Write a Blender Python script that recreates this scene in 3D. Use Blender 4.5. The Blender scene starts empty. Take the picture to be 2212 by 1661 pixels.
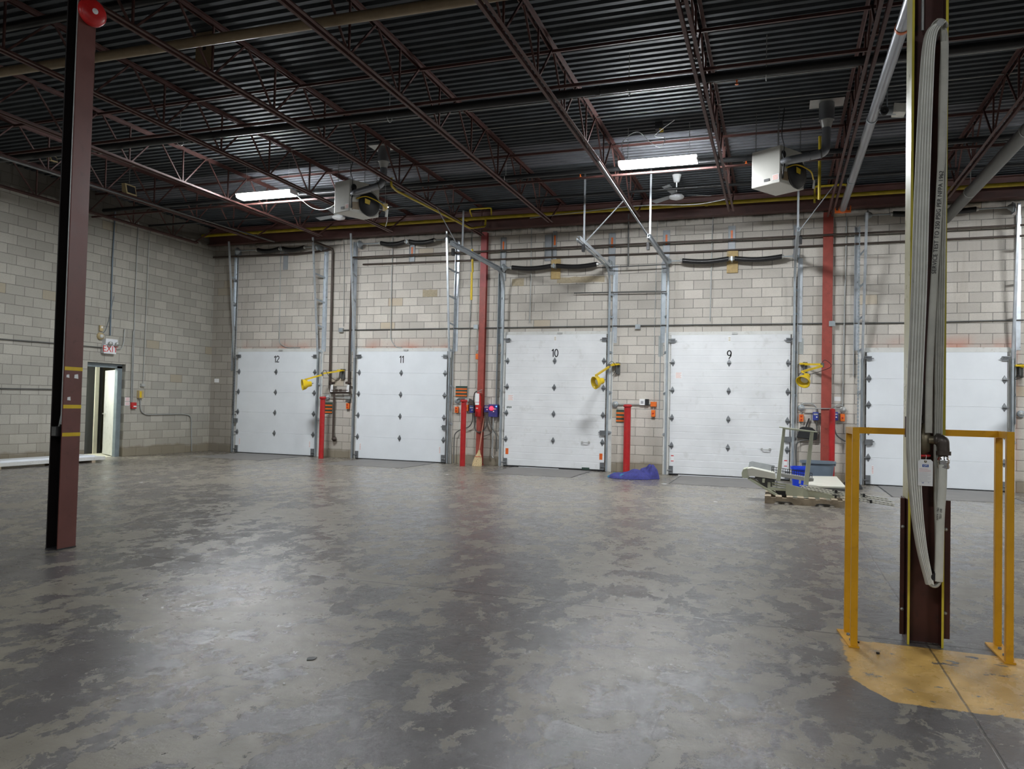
import bpy, math, random
import numpy as np
from mathutils import Vector, Matrix
random.seed(7)
SC = bpy.context.scene
COL = SC.collection
PI = math.pi
# ------------------------------------------------------------------ camera
YAW, PIT, ROL, FPX = -0.33827901, 0.02790241, 0.02338779, 1641.34
CAMH, D = 1.43, 16.945
_cy, _sy = math.cos(YAW), math.sin(YAW)
FW = np.array([_sy*math.cos(PIT), _cy*math.cos(PIT), math.sin(PIT)])
_r0 = np.array([_cy, -_sy, 0.0]); _u0 = np.cross(_r0, FW)
RT = math.cos(ROL)*_r0 + math.sin(ROL)*_u0
UP = -math.sin(ROL)*_r0 + math.cos(ROL)*_u0
cam_d = bpy.data.cameras.new('camera'); cam = bpy.data.objects.new('camera', cam_d); COL.objects.link(cam)
m = Matrix.Identity(4)
for i in range(3):
    m[i][0] = RT[i]; m[i][1] = UP[i]; m[i][2] = -FW[i]
m[2][3] = CAMH
cam.matrix_world = m
cam_d.sensor_width = 36.0; cam_d.lens = 36.0*FPX/2212.0
cam_d.clip_start = 0.05; cam_d.clip_end = 200
SC.camera = cam
# ------------------------------------------------------------------ world, exposure
w = bpy.data.worlds.new('world'); SC.world = w; w.use_nodes = True
w.node_tree.nodes['Background'].inputs[0].default_value = (0.9, 0.95, 1.0, 1)
w.node_tree.nodes['Background'].inputs[1].default_value = 1.0
SC.view_settings.view_transform = 'Standard'; SC.view_settings.look = 'None'
SC.view_settings.exposure = 0.0; SC.view_settings.gamma = 1.0; SC.view_settings.use_curve_mapping = False
LAMP = 290.0            # emission of the fluorescent diffusers
FRONT = 0.62           # the fixtures over the half of the hall behind the camera
# ------------------------------------------------------------------ measuring: a pixel seen on a known plane of the place
def _ray(x, y): return RT*((x-1106)/FPX) + UP*(-(y-830.5)/FPX) + FW
def atY(x, y, Y): d = _ray(x, y); p = d*Y/d[1]; return Vector((p[0], p[1], p[2]+CAMH))
def atX(x, y, X): d = _ray(x, y); p = d*X/d[0]; return Vector((p[0], p[1], p[2]+CAMH))
def atZ(x, y, Z=0.0): d = _ray(x, y); p = d*(Z-CAMH)/d[2]; return Vector((p[0], p[1], p[2]+CAMH))
def W(x, y, off=0.0): return atY(x, y, D-off)
LX = -14.74
# ------------------------------------------------------------------ node materials
class NT:
    def __init__(s, name):
        s.m = bpy.data.materials.new(name); s.m.use_nodes = True
        s.t = s.m.node_tree; s.n = s.t.nodes; s.b = s.n['Principled BSDF']
    def new(s, typ, **k):
        n = s.n.new(typ)
        for a, v in k.items(): setattr(n, a, v)
        return n
    def lk(s, a, b): s.t.links.new(a, b)
    def setin(s, n, i, v):
        if isinstance(v, (int, float)): n.inputs[i].default_value = v
        elif isinstance(v, (tuple, list)): n.inputs[i].default_value = v
        else: s.lk(v, n.inputs[i])
    def math(s, op, a, b=0.0, c=0.0, clamp=False):
        n = s.new('ShaderNodeMath', operation=op, use_clamp=clamp)
        s.setin(n, 0, a); s.setin(n, 1, b); s.setin(n, 2, c); return n.outputs[0]
    def pos(s):
        g = s.new('ShaderNodeNewGeometry'); sp = s.new('ShaderNodeSeparateXYZ'); s.lk(g.outputs['Position'], sp.inputs[0])
        return g.outputs['Position'], sp.outputs[0], sp.outputs[1], sp.outputs[2]
    def comb(s, x, y, z):
        n = s.new('ShaderNodeCombineXYZ'); s.setin(n, 0, x); s.setin(n, 1, y); s.setin(n, 2, z); return n.outputs[0]
    def noise(s, vec, scale, detail=4, rough=0.55, dist=0.0):
        n = s.new('ShaderNodeTexNoise'); s.lk(vec, n.inputs['Vector'])
        n.inputs['Scale'].default_value = scale; n.inputs['Detail'].default_value = detail
        n.inputs['Roughness'].default_value = rough; n.inputs['Distortion'].default_value = dist
        return n.outputs['Fac']
    def white(s, vec):
        n = s.new('ShaderNodeTexWhiteNoise', noise_dimensions='3D'); s.lk(vec, n.inputs[0]); return n.outputs['Value']
    def ss(s, v, a, b, lo=0.0, hi=1.0):
        n = s.new('ShaderNodeMapRange', interpolation_type='SMOOTHSTEP')
        s.setin(n, 0, v); s.setin(n, 1, a); s.setin(n, 2, b); s.setin(n, 3, lo); s.setin(n, 4, hi); return n.outputs[0]
    def mix(s, f, a, b, mode='MIX'):
        n = s.new('ShaderNodeMix', data_type='RGBA', blend_type=mode)
        s.setin(n, 0, f); s.setin(n, 6, a); s.setin(n, 7, b); return n.outputs[2]
    def vscale(s, v, x, y, z, rz=0.0):
        n = s.new('ShaderNodeMapping'); s.lk(v, n.inputs[0]); n.inputs['Scale'].default_value = (x, y, z)
        n.inputs['Rotation'].default_value = (0, 0, rz); return n.outputs[0]
    def bump(s, h, strength=0.3, dist=0.01):
        n = s.new('ShaderNodeBump'); n.inputs['Strength'].default_value = strength; n.inputs['Distance'].default_value = dist
        s.lk(h, n.inputs['Height']); s.lk(n.outputs[0], s.b.inputs['Normal'])
    def base(s, c): s.setin(s.b, 'Base Color', c)
    def rough(s, c): s.setin(s.b, 'Roughness', c)
    def metal(s, c): s.setin(s.b, 'Metallic', c)
def C4(c): return (c[0], c[1], c[2], 1)
def mat(name, col, rough=0.5, metal=0.0, var=0.12, scale=9.0, dirt=None, spec=None):
    """painted / plain surface with gentle procedural mottling and optional dirt blotches"""
    t = NT(name); p, x, y, z = t.pos()
    n = t.noise(p, scale, 5)
    c = t.mix(t.ss(n, 0.25, 0.75), C4([v*(1-var) for v in col]), C4([min(1, v*(1+var)) for v in col]))
    if dirt:
        c = t.mix(t.math('MULTIPLY', t.ss(t.noise(p, scale*2.3, 6, 0.65), 0.56, 0.72), dirt[1]), c, C4(dirt[0]))
    t.base(c); t.rough(t.ss(n, 0.2, 0.8, max(0.05, rough-0.06), min(1, rough+0.08))); t.metal(metal)
    if spec is not None: t.b.inputs['Specular IOR Level'].default_value = spec
    return t.m
def emat(name, col, strength):
    t = NT(name); t.base(C4(col)); t.b.inputs['Emission Color'].default_value = C4(col)
    t.b.inputs['Emission Strength'].default_value = strength; return t.m

def block_wall(name, axis, tone):
    """grey concrete block, 40x20 cm running bond, computed from the position on the wall"""
    t = NT(name); p, x, y, z = t.pos()
    u = x if axis == 'x' else y
    row = t.math('FLOOR', t.math('DIVIDE', z, 0.2032))
    odd = t.math('MODULO', row, 2.0)
    uu = t.math('DIVIDE', t.math('ADD', t.math('ADD', u, 40.0), t.math('MULTIPLY', odd, 0.2032)), 0.4064)
    col = t.math('FLOOR', uu)
    fu = t.math('MULTIPLY', t.math('FRACT', uu), 0.4064); fz = t.math('MULTIPLY', t.math('FRACT', t.math('DIVIDE', z, 0.2032)), 0.2032)
    du = t.math('MINIMUM', fu, t.math('SUBTRACT', 0.4064, fu)); dz = t.math('MINIMUM', fz, t.math('SUBTRACT', 0.2032, fz))
    wob = t.math('MULTIPLY', t.math('SUBTRACT', t.noise(p, 14, 3), 0.5), 0.006)
    dmin = t.math('ADD', t.math('MINIMUM', du, dz), wob)
    joint = t.ss(dmin, 0.0035, 0.009, 1.0, 0.0)
    rnd = t.white(t.comb(row, col, 3.0)); rnd2 = t.white(t.comb(row, col, 9.0))
    c = t.mix(t.ss(rnd, 0, 1), C4([v*0.87 for v in tone]), C4([v*1.11 for v in tone]))
    c = t.mix(t.math('MULTIPLY', t.math('GREATER_THAN', rnd2, 0.987), 0.7), c, (tone[0]*0.92, tone[1]*0.80, tone[2]*0.60, 1))
    big = t.noise(p, 0.7, 4, 0.6)
    c = t.mix(t.ss(big, 0.35, 0.75, 0.0, 0.38), c, C4([v*0.66 for v in tone]))
    fine = t.noise(p, 60, 6, 0.7)
    c = t.mix(t.ss(fine, 0.35, 0.7, 0.0, 0.30), c, C4([v*0.62 for v in tone]))
    spots = t.ss(t.noise(p, 24, 4, 0.6), 0.66, 0.76, 0.0, 0.5)
    c = t.mix(spots, c, C4([v*0.45 for v in tone]))
    c = t.mix(t.math('MULTIPLY', joint, 0.82), c, (0.20, 0.19, 0.17, 1))
    # run-off streaks and the damp, oily lowest courses
    stn = t.noise(t.vscale(p, 5, 5, 0.35), 1.0, 5, 0.6)
    c = t.mix(t.ss(stn, 0.55, 0.8, 0.0, 0.35), c, C4([tone[0]*0.55, tone[1]*0.52, tone[2]*0.46]))
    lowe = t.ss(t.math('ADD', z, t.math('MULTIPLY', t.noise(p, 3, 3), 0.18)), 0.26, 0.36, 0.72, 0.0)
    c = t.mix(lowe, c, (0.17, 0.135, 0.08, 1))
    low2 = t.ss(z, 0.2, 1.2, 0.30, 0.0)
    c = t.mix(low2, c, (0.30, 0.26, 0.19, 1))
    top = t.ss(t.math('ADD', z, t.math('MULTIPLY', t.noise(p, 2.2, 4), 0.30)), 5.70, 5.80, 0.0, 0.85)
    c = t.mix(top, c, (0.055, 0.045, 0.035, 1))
    if axis == 'x':
        # red overspray above the white-header doors
        m_ = None
        for a, b in ((-13.7, -11.2), (-10.05, -7.6), (1.7, 4.3)):
            q = t.math('MULTIPLY', t.ss(x, a-0.1, a+0.1), t.ss(x, b-0.1, b+0.1, 1.0, 0.0))
            m_ = q if m_ is None else t.math('MAXIMUM', m_, q)
        m_ = t.math('MULTIPLY', m_, t.ss(z, 2.75, 3.12, 1.0, 0.0))
        m_ = t.math('MULTIPLY', m_, t.ss(t.noise(p, 1.6, 3), 0.32, 0.75, 0.05, 0.75))
        c = t.mix(m_, c, (0.52, 0.20, 0.13, 1))
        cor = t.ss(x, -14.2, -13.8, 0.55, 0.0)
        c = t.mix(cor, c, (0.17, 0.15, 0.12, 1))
    t.base(c); t.rough(0.85); t.b.inputs['Specular IOR Level'].default_value = 0.25
    h = t.math('SUBTRACT', t.math('MULTIPLY', fine, 0.25), joint)
    t.bump(h, 0.6, 0.006)
    return t.m

def floor_mat():
    t = NT('worn_sealed_concrete'); p, x, y, z = t.pos()
    # patches where the grey coating has worn off: ragged, stretched along the sweeping direction
    v = t.vscale(p, 1.0, 0.60, 1.0, 0.62)
    warp = t.new('ShaderNodeTexNoise'); t.lk(p, warp.inputs['Vector']); warp.inputs['Scale'].default_value = 3.4; warp.inputs['Detail'].default_value = 6
    vm = t.new('ShaderNodeVectorMath', operation='MULTIPLY_ADD'); t.lk(warp.outputs['Color'], vm.inputs[0]); vm.inputs[1].default_value = (0.26, 0.26, 0.26); t.lk(v, vm.inputs[2])
    n1 = t.noise(vm.outputs[0], 4.4, 12, 0.70)
    n2 = t.noise(t.vscale(p, 1, 1, 1, 0.3), 0.55, 4, 0.55)
    lvl = t.math('ADD', n1, t.math('MULTIPLY', t.math('SUBTRACT', n2, 0.5), 0.40))
    worn = t.ss(lvl, 0.497, 0.512)
    rim = t.math('MULTIPLY', t.ss(lvl, 0.476, 0.494), t.ss(lvl, 0.500, 0.512, 1.0, 0.0))
    coat = t.mix(t.ss(t.noise(p, 1.6, 7, 0.6), 0.3, 0.7), (0.108, 0.100, 0.102, 1), (0.152, 0.143, 0.139, 1))
    bare = t.mix(t.ss(t.noise(p, 3.6, 7, 0.6), 0.3, 0.7), (0.200, 0.181, 0.145, 1), (0.275, 0.251, 0.203, 1))
    far = t.ss(y, 4.5, 10.5, 1.0, 0.78)
    c = t.mix(t.math('MULTIPLY', worn, far), coat, bare)
    c = t.mix(t.math('MULTIPLY', rim, 0.35), c, (0.075, 0.07, 0.07, 1))
    st = t.noise(t.vscale(p, 0.8, 3.6, 1, -0.55), 3.0, 9, 0.68)
    c = t.mix(t.ss(st, 0.545, 0.66, 0.0, 0.50), c, (0.105, 0.10, 0.098, 1))
    sc = t.noise(t.vscale(p, 1.2, 26, 1, 0.7), 2.2, 5, 0.5)
    c = t.mix(t.ss(sc, 0.64, 0.72, 0.0, 0.30), c, (0.36, 0.35, 0.33, 1))
    sc2 = t.noise(t.vscale(p, 24, 0.9, 1, -0.15), 1.5, 4, 0.5)
    c = t.mix(t.ss(sc2, 0.67, 0.73, 0.0, 0.22), c, (0.34, 0.33, 0.31, 1))
    c = t.mix(t.ss(t.noise(p, 42, 5, 0.66), 0.57, 0.70, 0.0, 0.35), c, (0.085, 0.08, 0.075, 1))
    # warm traffic tone near the docks
    c = t.mix(t.ss(y, 7.0, 15.0, 0.0, 0.42), c, (0.25, 0.218, 0.172, 1))
    # painted keep-clear area in front of the guarded column
    e = t.math('MULTIPLY', t.math('SUBTRACT', t.noise(p, 9, 6, 0.65), 0.5), 0.10)
    px_ = t.math('MULTIPLY', t.ss(t.math('ADD', x, e), 0.385, 0.40), t.ss(x, 1.98, 2.0, 1.0, 0.0))
    edge = t.math('ADD', 4.25, t.math('MULTIPLY', t.math('MAXIMUM', t.math('SUBTRACT', 0.55, x), 0.0), 1.7))
    py_ = t.math('MULTIPLY', t.ss(t.math('SUBTRACT', t.math('ADD', y, e), edge), 0.0, 0.012), t.ss(t.math('ADD', y, t.math('MULTIPLY', e, 0.3)), 5.30, 5.31, 1.0, 0.0))
    chips = t.ss(t.noise(t.vscale(p, 1, 1.6, 1, 0.4), 5.5, 8, 0.68), 0.600, 0.612, 1.0, 0.0)
    pm = t.math('MULTIPLY', t.math('MULTIPLY', px_, py_), chips)
    yel = t.mix(t.ss(t.noise(p, 6, 6), 0.3, 0.75), (0.80, 0.50, 0.15, 1), (0.62, 0.38, 0.11, 1))
    c = t.mix(pm, c, yel)
    # saw-cut joints on the column lines
    wob = t.math('MULTIPLY', t.math('SUBTRACT', t.noise(p, 5, 3), 0.5), 0.012)
    j1 = t.ss(t.math('ABSOLUTE', t.math('ADD', t.math('SUBTRACT', y, 5.405), wob)), 0.006, 0.013, 1.0, 0.0)
    j2 = t.ss(t.math('ABSOLUTE', t.math('ADD', t.math('SUBTRACT', x, 0.893), wob)), 0.003, 0.009, 1.0, 0.0)
    j3 = t.ss(t.math('ABSOLUTE', t.math('ADD', t.math('SUBTRACT', x, -6.70), wob)), 0.003, 0.008, 0.5, 0.0)
    jj = t.math('MAXIMUM', t.math('MAXIMUM', j1, t.math('MULTIPLY', j2, 0.75)), j3)
    c = t.mix(t.math('MULTIPLY', jj, 0.95), c, (0.05, 0.045, 0.04, 1))
    t.base(c)
    r = t.ss(t.noise(p, 5.0, 10, 0.75), 0.3, 0.7, 0.14, 0.32)
    t.rough(t.math('ADD', r, t.math('MULTIPLY', worn, 0.10)))
    t.b.inputs['Specular IOR Level'].default_value = 0.5
    hb = t.math('ADD', t.math('MULTIPLY', t.noise(p, 13, 10, 0.75), 0.75), t.math('MULTIPLY', worn, -0.06))
    hb = t.math('SUBTRACT', hb, t.math('MULTIPLY', jj, 0.5))
    t.bump(hb, 0.26, 0.02)
    return t.m

M = {}
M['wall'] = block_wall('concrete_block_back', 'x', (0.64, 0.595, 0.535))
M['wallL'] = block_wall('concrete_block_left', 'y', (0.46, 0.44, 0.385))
M['floor'] = floor_mat()
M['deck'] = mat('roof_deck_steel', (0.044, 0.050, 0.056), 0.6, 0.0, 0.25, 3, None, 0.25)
M['deck2'] = mat('lighter_deck_band', (0.12, 0.125, 0.14), 0.55, 0.0, 0.2, 3, None, 0.35)
M['plain'] = mat('plain_grey', (0.33, 0.32, 0.30), 0.8)
M['red_steel'] = mat('red_oxide_steel', (0.088, 0.036, 0.030), 0.55, 0.0, 0.2, 5, ((0.04, 0.02, 0.017), 0.5))
M['col_red'] = mat('red_painted_column', (0.33, 0.062, 0.045), 0.45, 0.0, 0.15, 6, ((0.14, 0.04, 0.03), 0.6))
M['pink'] = mat('faded_red_paint', (0.40, 0.085, 0.085), 0.5, 0, 0.1, 6)
M['post_red'] = mat('maroon_column_paint', (0.135, 0.043, 0.034), 0.42, 0, 0.1, 5, ((0.07, 0.025, 0.02), 0.4))
M['recess_shade'] = mat('painted_recess_shade', (0.010, 0.007, 0.007), 0.45)  # shade of the unlit column recess, put in as black colour
M['boll'] = mat('bright_red_bollard', (0.45, 0.018, 0.02), 0.35, 0, 0.12, 8, ((0.35, 0.10, 0.07), 0.6))
M['white'] = mat('white_door_skin', (0.78, 0.81, 0.84), 0.42, 0, 0.03, 2)
M['whitew'] = mat('warm_white_door_skin', (0.78, 0.79, 0.80), 0.45, 0, 0.05, 2, ((0.55, 0.55, 0.52), 0.35))
M['trimw'] = mat('white_wood_trim', (0.66, 0.66, 0.63), 0.5, 0, 0.06, 5, ((0.4, 0.36, 0.3), 0.5))
M['galv'] = mat('galvanised_steel', (0.56, 0.60, 0.64), 0.32, 0.55, 0.10, 10)
M['galvd'] = mat('weathered_galvanised', (0.38, 0.42, 0.45), 0.42, 0.4, 0.12, 8)
M['angle'] = mat('pale_grey_angle', (0.34, 0.36, 0.38), 0.5, 0.2, 0.1, 8)
M['zinc'] = mat('zinc_hinge', (0.21, 0.22, 0.23), 0.4, 0.6, 0.1, 20)
M['black'] = mat('black_rubber', (0.016, 0.016, 0.017), 0.5)
M['spring'] = mat('oiled_spring_steel', (0.022, 0.021, 0.022), 0.35, 0.3)
M['pipe'] = mat('dark_sprinkler_pipe', (0.022, 0.022, 0.023), 0.35, 0.2)
M['bpipe'] = mat('brown_iron_pipe', (0.075, 0.055, 0.045), 0.45, 0.3)
M['cond'] = mat('grey_conduit', (0.40, 0.41, 0.40), 0.4, 0.3)
M['condd'] = mat('dull_conduit', (0.12, 0.12, 0.115), 0.5, 0.3)
M['cream'] = mat('cream_pipe_paint', (0.27, 0.20, 0.12), 0.4)
M['yellow'] = mat('gas_pipe_yellow', (0.42, 0.31, 0.012), 0.4, 0, 0.15, 7)
M['lampy'] = mat('dock_light_yellow', (0.68, 0.47, 0.01), 0.35, 0, 0.1, 9)
M['guard'] = mat('safety_yellow_guard', (0.70, 0.35, 0.010), 0.4, 0, 0.08, 6, ((0.36, 0.16, 0.02), 0.4))
M['flange'] = mat('yellow_column_edge', (0.60, 0.50, 0.05), 0.35, 0, 0.1, 6)
M['flangec'] = mat('pale_yellow_paint', (0.62, 0.58, 0.33), 0.3, 0, 0.06, 6)
M['web'] = mat('dark_brown_column', (0.065, 0.018, 0.012), 0.45, 0, 0.3, 4, ((0.02, 0.012, 0.01), 0.7))
M['hose'] = mat('white_hose_jacket', (0.44, 0.43, 0.38), 0.7, 0, 0.12, 8, ((0.30, 0.29, 0.25), 0.5))
M['hosew'] = mat('clean_hose_jacket', (0.62, 0.62, 0.56), 0.7, 0, 0.1, 8)
M['hose_edge'] = mat('white_hose_edge', (0.90, 0.90, 0.84), 0.7)
M['brass'] = mat('old_brass', (0.20, 0.17, 0.11), 0.45, 0.6)
M['iron'] = mat('cast_iron', (0.085, 0.07, 0.06), 0.4, 0.5)
M['chrome'] = mat('chrome', (0.75, 0.76, 0.78), 0.15, 1.0, 0.03)
M['paper'] = mat('white_paper', (0.84, 0.84, 0.84), 0.7, 0, 0.03)
M['ink'] = mat('black_ink', (0.012, 0.012, 0.014), 0.5)
M['blue_ink'] = mat('blue_ink', (0.05, 0.12, 0.42), 0.5)
M['red_ink'] = mat('red_ink', (0.62, 0.03, 0.03), 0.5)
M['grey_ink'] = mat('grey_print', (0.36, 0.36, 0.38), 0.6)
M['orange'] = mat('orange_plastic', (0.78, 0.16, 0.02), 0.4)
M['dgreen'] = mat('dark_green_panel', (0.035, 0.065, 0.05), 0.5)
M['blueb'] = mat('blue_box', (0.035, 0.05, 0.26), 0.35)
M['purple'] = mat('purple_blue_box', (0.045, 0.045, 0.20), 0.35)
M['heater'] = mat('cream_heater_cabinet', (0.60, 0.59, 0.54), 0.4, 0, 0.05, 4)
M['duct'] = mat('galvanised_flue', (0.30, 0.31, 0.33), 0.34, 0.7, 0.10, 3)
M['dark'] = mat('dark_grille', (0.015, 0.015, 0.017), 0.5)
M['fw'] = mat('fixture_white', (0.75, 0.76, 0.78), 0.4, 0, 0.02)
M['straw'] = mat('broom_straw', (0.58, 0.45, 0.25), 0.8, 0, 0.3, 40)
M['wood'] = mat('pallet_wood', (0.37, 0.30, 0.215), 0.8, 0, 0.3, 7, ((0.14, 0.10, 0.07), 0.5))
M['stick'] = mat('broom_handle_wood', (0.42, 0.20, 0.13), 0.5)
M['ply'] = mat('plywood', (0.50, 0.36, 0.16), 0.7, 0, 0.15, 12)
M['olive'] = mat('machine_cream_green', (0.48, 0.50, 0.38), 0.4, 0, 0.05, 5)
M['ivory'] = mat('ivory_laminate', (0.70, 0.69, 0.60), 0.4, 0, 0.04, 4)
M['tub'] = mat('grey_plastic_tub', (0.15, 0.19, 0.23), 0.45, 0, 0.08, 5)
M['bbin'] = mat('blue_plastic_bin', (0.01, 0.05, 0.60), 0.35)
M['blanket'] = mat('indigo_blanket', (0.050, 0.052, 0.22), 0.9, 0, 0.25, 22)
M['teal'] = mat('teal_binding', (0.02, 0.18, 0.30), 0.8)
M['frameg'] = mat('grey_blue_door_frame', (0.20, 0.24, 0.26), 0.45)
M['room_darkness'] = mat('painted_room_darkness', (0.03, 0.03, 0.03), 0.9)
M['rw'] = mat('cream_room_wall', (0.60, 0.58, 0.48), 0.6, 0, 0.04)
M['steelplate'] = mat('leveler_steel', (0.20, 0.19, 0.18), 0.55, 0.1, 0.2, 3, ((0.28, 0.22, 0.16), 0.5))
M['redbox'] = mat('alarm_red', (0.55, 0.02, 0.02), 0.35)
M['tan'] = mat('tan_plastic', (0.48, 0.38, 0.20), 0.5)
M['silver'] = mat('pale_tin', (0.50, 0.50, 0.48), 0.35, 0.5)
M['clothg'] = mat('grey_screen_panel', (0.42, 0.44, 0.46), 0.5)
M['ycab'] = mat('yellow_cord', (0.60, 0.42, 0.02), 0.45)
M['glassw'] = mat('frosted_white_cone', (0.65, 0.64, 0.58), 0.3)
M['tan_block'] = mat('tan_render_patch', (0.44, 0.37, 0.26), 0.9, 0, 0.1, 20)
M['mortar'] = mat('grey_mortar_patch', (0.36, 0.38, 0.37), 0.9, 0, 0.1, 12)
M['lens'] = emat('fluorescent_diffuser', (0.93, 0.97, 1.0), LAMP)
M['lensf'] = emat('fluorescent_diffuser_far', (0.93, 0.97, 1.0), LAMP*FRONT)
M['redlight'] = emat('red_signal_lamp', (1.0, 0.008, 0.02), 10)
M['bluelight'] = emat('blue_signal_lamp', (0.05, 0.25, 1.0), 5)
M['tiny'] = emat('indicator_lamp', (1.0, 1.0, 0.85), 6)
M['roomlight'] = emat('room_lamp_panel', (0.95, 1.0, 0.93), 75)
# ------------------------------------------------------------------ mesh builder
class MB:
    def __init__(s): s.v = []; s.f = []; s.sm = []; s.mi = []; s.cur = 0
    def add(s, vs, fs, smooth=False):
        o = len(s.v); s.v += [Vector(p) for p in vs]
        for q in fs: s.f.append([o+i for i in q]); s.sm.append(smooth); s.mi.append(s.cur)
        return s
    def box(s, a, b):
        x0, y0, z0 = [min(a[i], b[i]) for i in range(3)]; x1, y1, z1 = [max(a[i], b[i]) for i in range(3)]
        v = [(x0,y0,z0),(x1,y0,z0),(x1,y1,z0),(x0,y1,z0),(x0,y0,z1),(x1,y0,z1),(x1,y1,z1),(x0,y1,z1)]
        return s.add(v, [(0,3,2,1),(4,5,6,7),(0,1,5,4),(1,2,6,5),(2,3,7,6),(3,0,4,7)])
    def cb(s, c, sx, sy, sz): return s.box((c[0]-sx/2, c[1]-sy/2, c[2]-sz/2), (c[0]+sx/2, c[1]+sy/2, c[2]+sz/2))
    def hull8(s, bot, top):
        return s.add(list(bot)+list(top), [(0,3,2,1),(4,5,6,7),(0,1,5,4),(1,2,6,5),(2,3,7,6),(3,0,4,7)])
    def beam(s, p, q, w_, h, up=(0,0,1)):
        p, q = Vector(p), Vector(q); d = (q-p).normalized(); u = Vector(up)
        if abs(d.dot(u)) > 0.98: u = Vector((0,1,0))
        r = d.cross(u).normalized(); u = r.cross(d).normalized(); r *= w_/2; u *= h/2
        return s.hull8([p-r-u, p+r-u, q+r-u, q-r-u], [p-r+u, p+r+u, q+r+u, q-r+u])
    def prism(s, poly, ext):
        """poly: list of 3D points (planar), ext: extrusion vector"""
        n = len(poly); e = Vector(ext); a = [Vector(p) for p in poly]
        return s.add(a+[p+e for p in a], [tuple(range(n))[::-1], tuple(range(n, 2*n))]+[(i, (i+1) % n, n+(i+1) % n, n+i) for i in range(n)])
    def sweep(s, pts, a, b=None, n=8, plane=None, cap=True):
        """tube along a polyline; a,b half sizes; plane: fixed binormal for flat hoses"""
        b = a if b is None else b; pts = [Vector(p) for p in pts]; rings = []; prev = None
        for i, p in enumerate(pts):
            d = (pts[min(i+1, len(pts)-1)]-pts[max(i-1, 0)]).normalized()
            if plane is not None:
                B = Vector(plane); N = B.cross(d).normalized()
            else:
                ref = Vector((0,0,1)) if abs(d.z) < 0.9 else Vector((0,1,0))
                if prev is None: N = d.cross(ref).normalized()
                else:
                    N = (prev - d*prev.dot(d))
                    N = N.normalized() if N.length > 1e-5 else d.cross(ref).normalized()
                B = d.cross(N).normalized(); prev = N
            rings.append([p + N*(a*math.cos(2*PI*k/n)) + B*(b*math.sin(2*PI*k/n)) for k in range(n)])
        vs = [q for r in rings for q in r]; fs = []
        for i in range(len(rings)-1):
            for k in range(n):
                fs.append((i*n+k, i*n+(k+1) % n, (i+1)*n+(k+1) % n, (i+1)*n+k))
        s.add(vs, fs, True)
        if cap:
            s.add(rings[0], [tuple(range(n))[::-1]]); s.add(rings[-1], [tuple(range(n))])
        return s
    def cyl(s, p, q, r, r2=None, n=14):
        p, q = Vector(p), Vector(q); r2 = r if r2 is None else r2
        d = (q-p).normalized(); ref = Vector((0,0,1)) if abs(d.z) < 0.9 else Vector((1,0,0))
        N = d.cross(ref).normalized(); B = d.cross(N)
        A = [p+N*(r*math.cos(2*PI*k/n))+B*(r*math.sin(2*PI*k/n)) for k in range(n)]
        Bt = [q+N*(r2*math.cos(2*PI*k/n))+B*(r2*math.sin(2*PI*k/n)) for k in range(n)]
        s.add(A+Bt, [(k, (k+1) % n, n+(k+1) % n, n+k) for k in range(n)], True)
        s.add(A, [tuple(range(n))[::-1]]); s.add(Bt, [tuple(range(n))]); return s
    def lathe(s, p, axis, prof, n=20):
        """prof: (distance along axis, radius)"""
        p, d = Vector(p), Vector(axis).normalized(); ref = Vector((0,0,1)) if abs(d.z) < 0.9 else Vector((1,0,0))
        N = d.cross(ref).normalized(); B = d.cross(N); vs = []
        for t, r in prof: vs += [p+d*t+N*(r*math.cos(2*PI*k/n))+B*(r*math.sin(2*PI*k/n)) for k in range(n)]
        fs = [(i*n+k, i*n+(k+1) % n, (i+1)*n+(k+1) % n, (i+1)*n+k) for i in range(len(prof)-1) for k in range(n)]
        return s.add(vs, fs, True)
def curve(pts, k=6):
    """Catmull-Rom through the points"""
    P = [Vector(p) for p in pts]; P = [P[0]*2-P[1]]+P+[P[-1]*2-P[-2]]; out = []
    for i in range(1, len(P)-2):
        for j in range(k):
            t = j/k; a, b, c, d = P[i-1:i+3]
            out.append(0.5*((2*b)+(c-a)*t+(2*a-5*b+4*c-d)*t*t+(3*b-a-3*c+d)*t**3))
    out.append(P[-2]); return out
def bend(pts, r=0.06, k=5):
    """polyline with rounded corners"""
    P = [Vector(p) for p in pts]; out = [P[0]]
    for i in range(1, len(P)-1):
        a, b, c = P[i-1:i+2]; u = (a-b); v = (c-b); rr = min(r, u.length*0.45, v.length*0.45)
        s, e = b+u.normalized()*rr, b+v.normalized()*rr
        for j in range(k+1):
            t = j/k; out.append(s*(1-t)**2+b*2*t*(1-t)+e*t*t)
    out.append(P[-1]); return out

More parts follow.
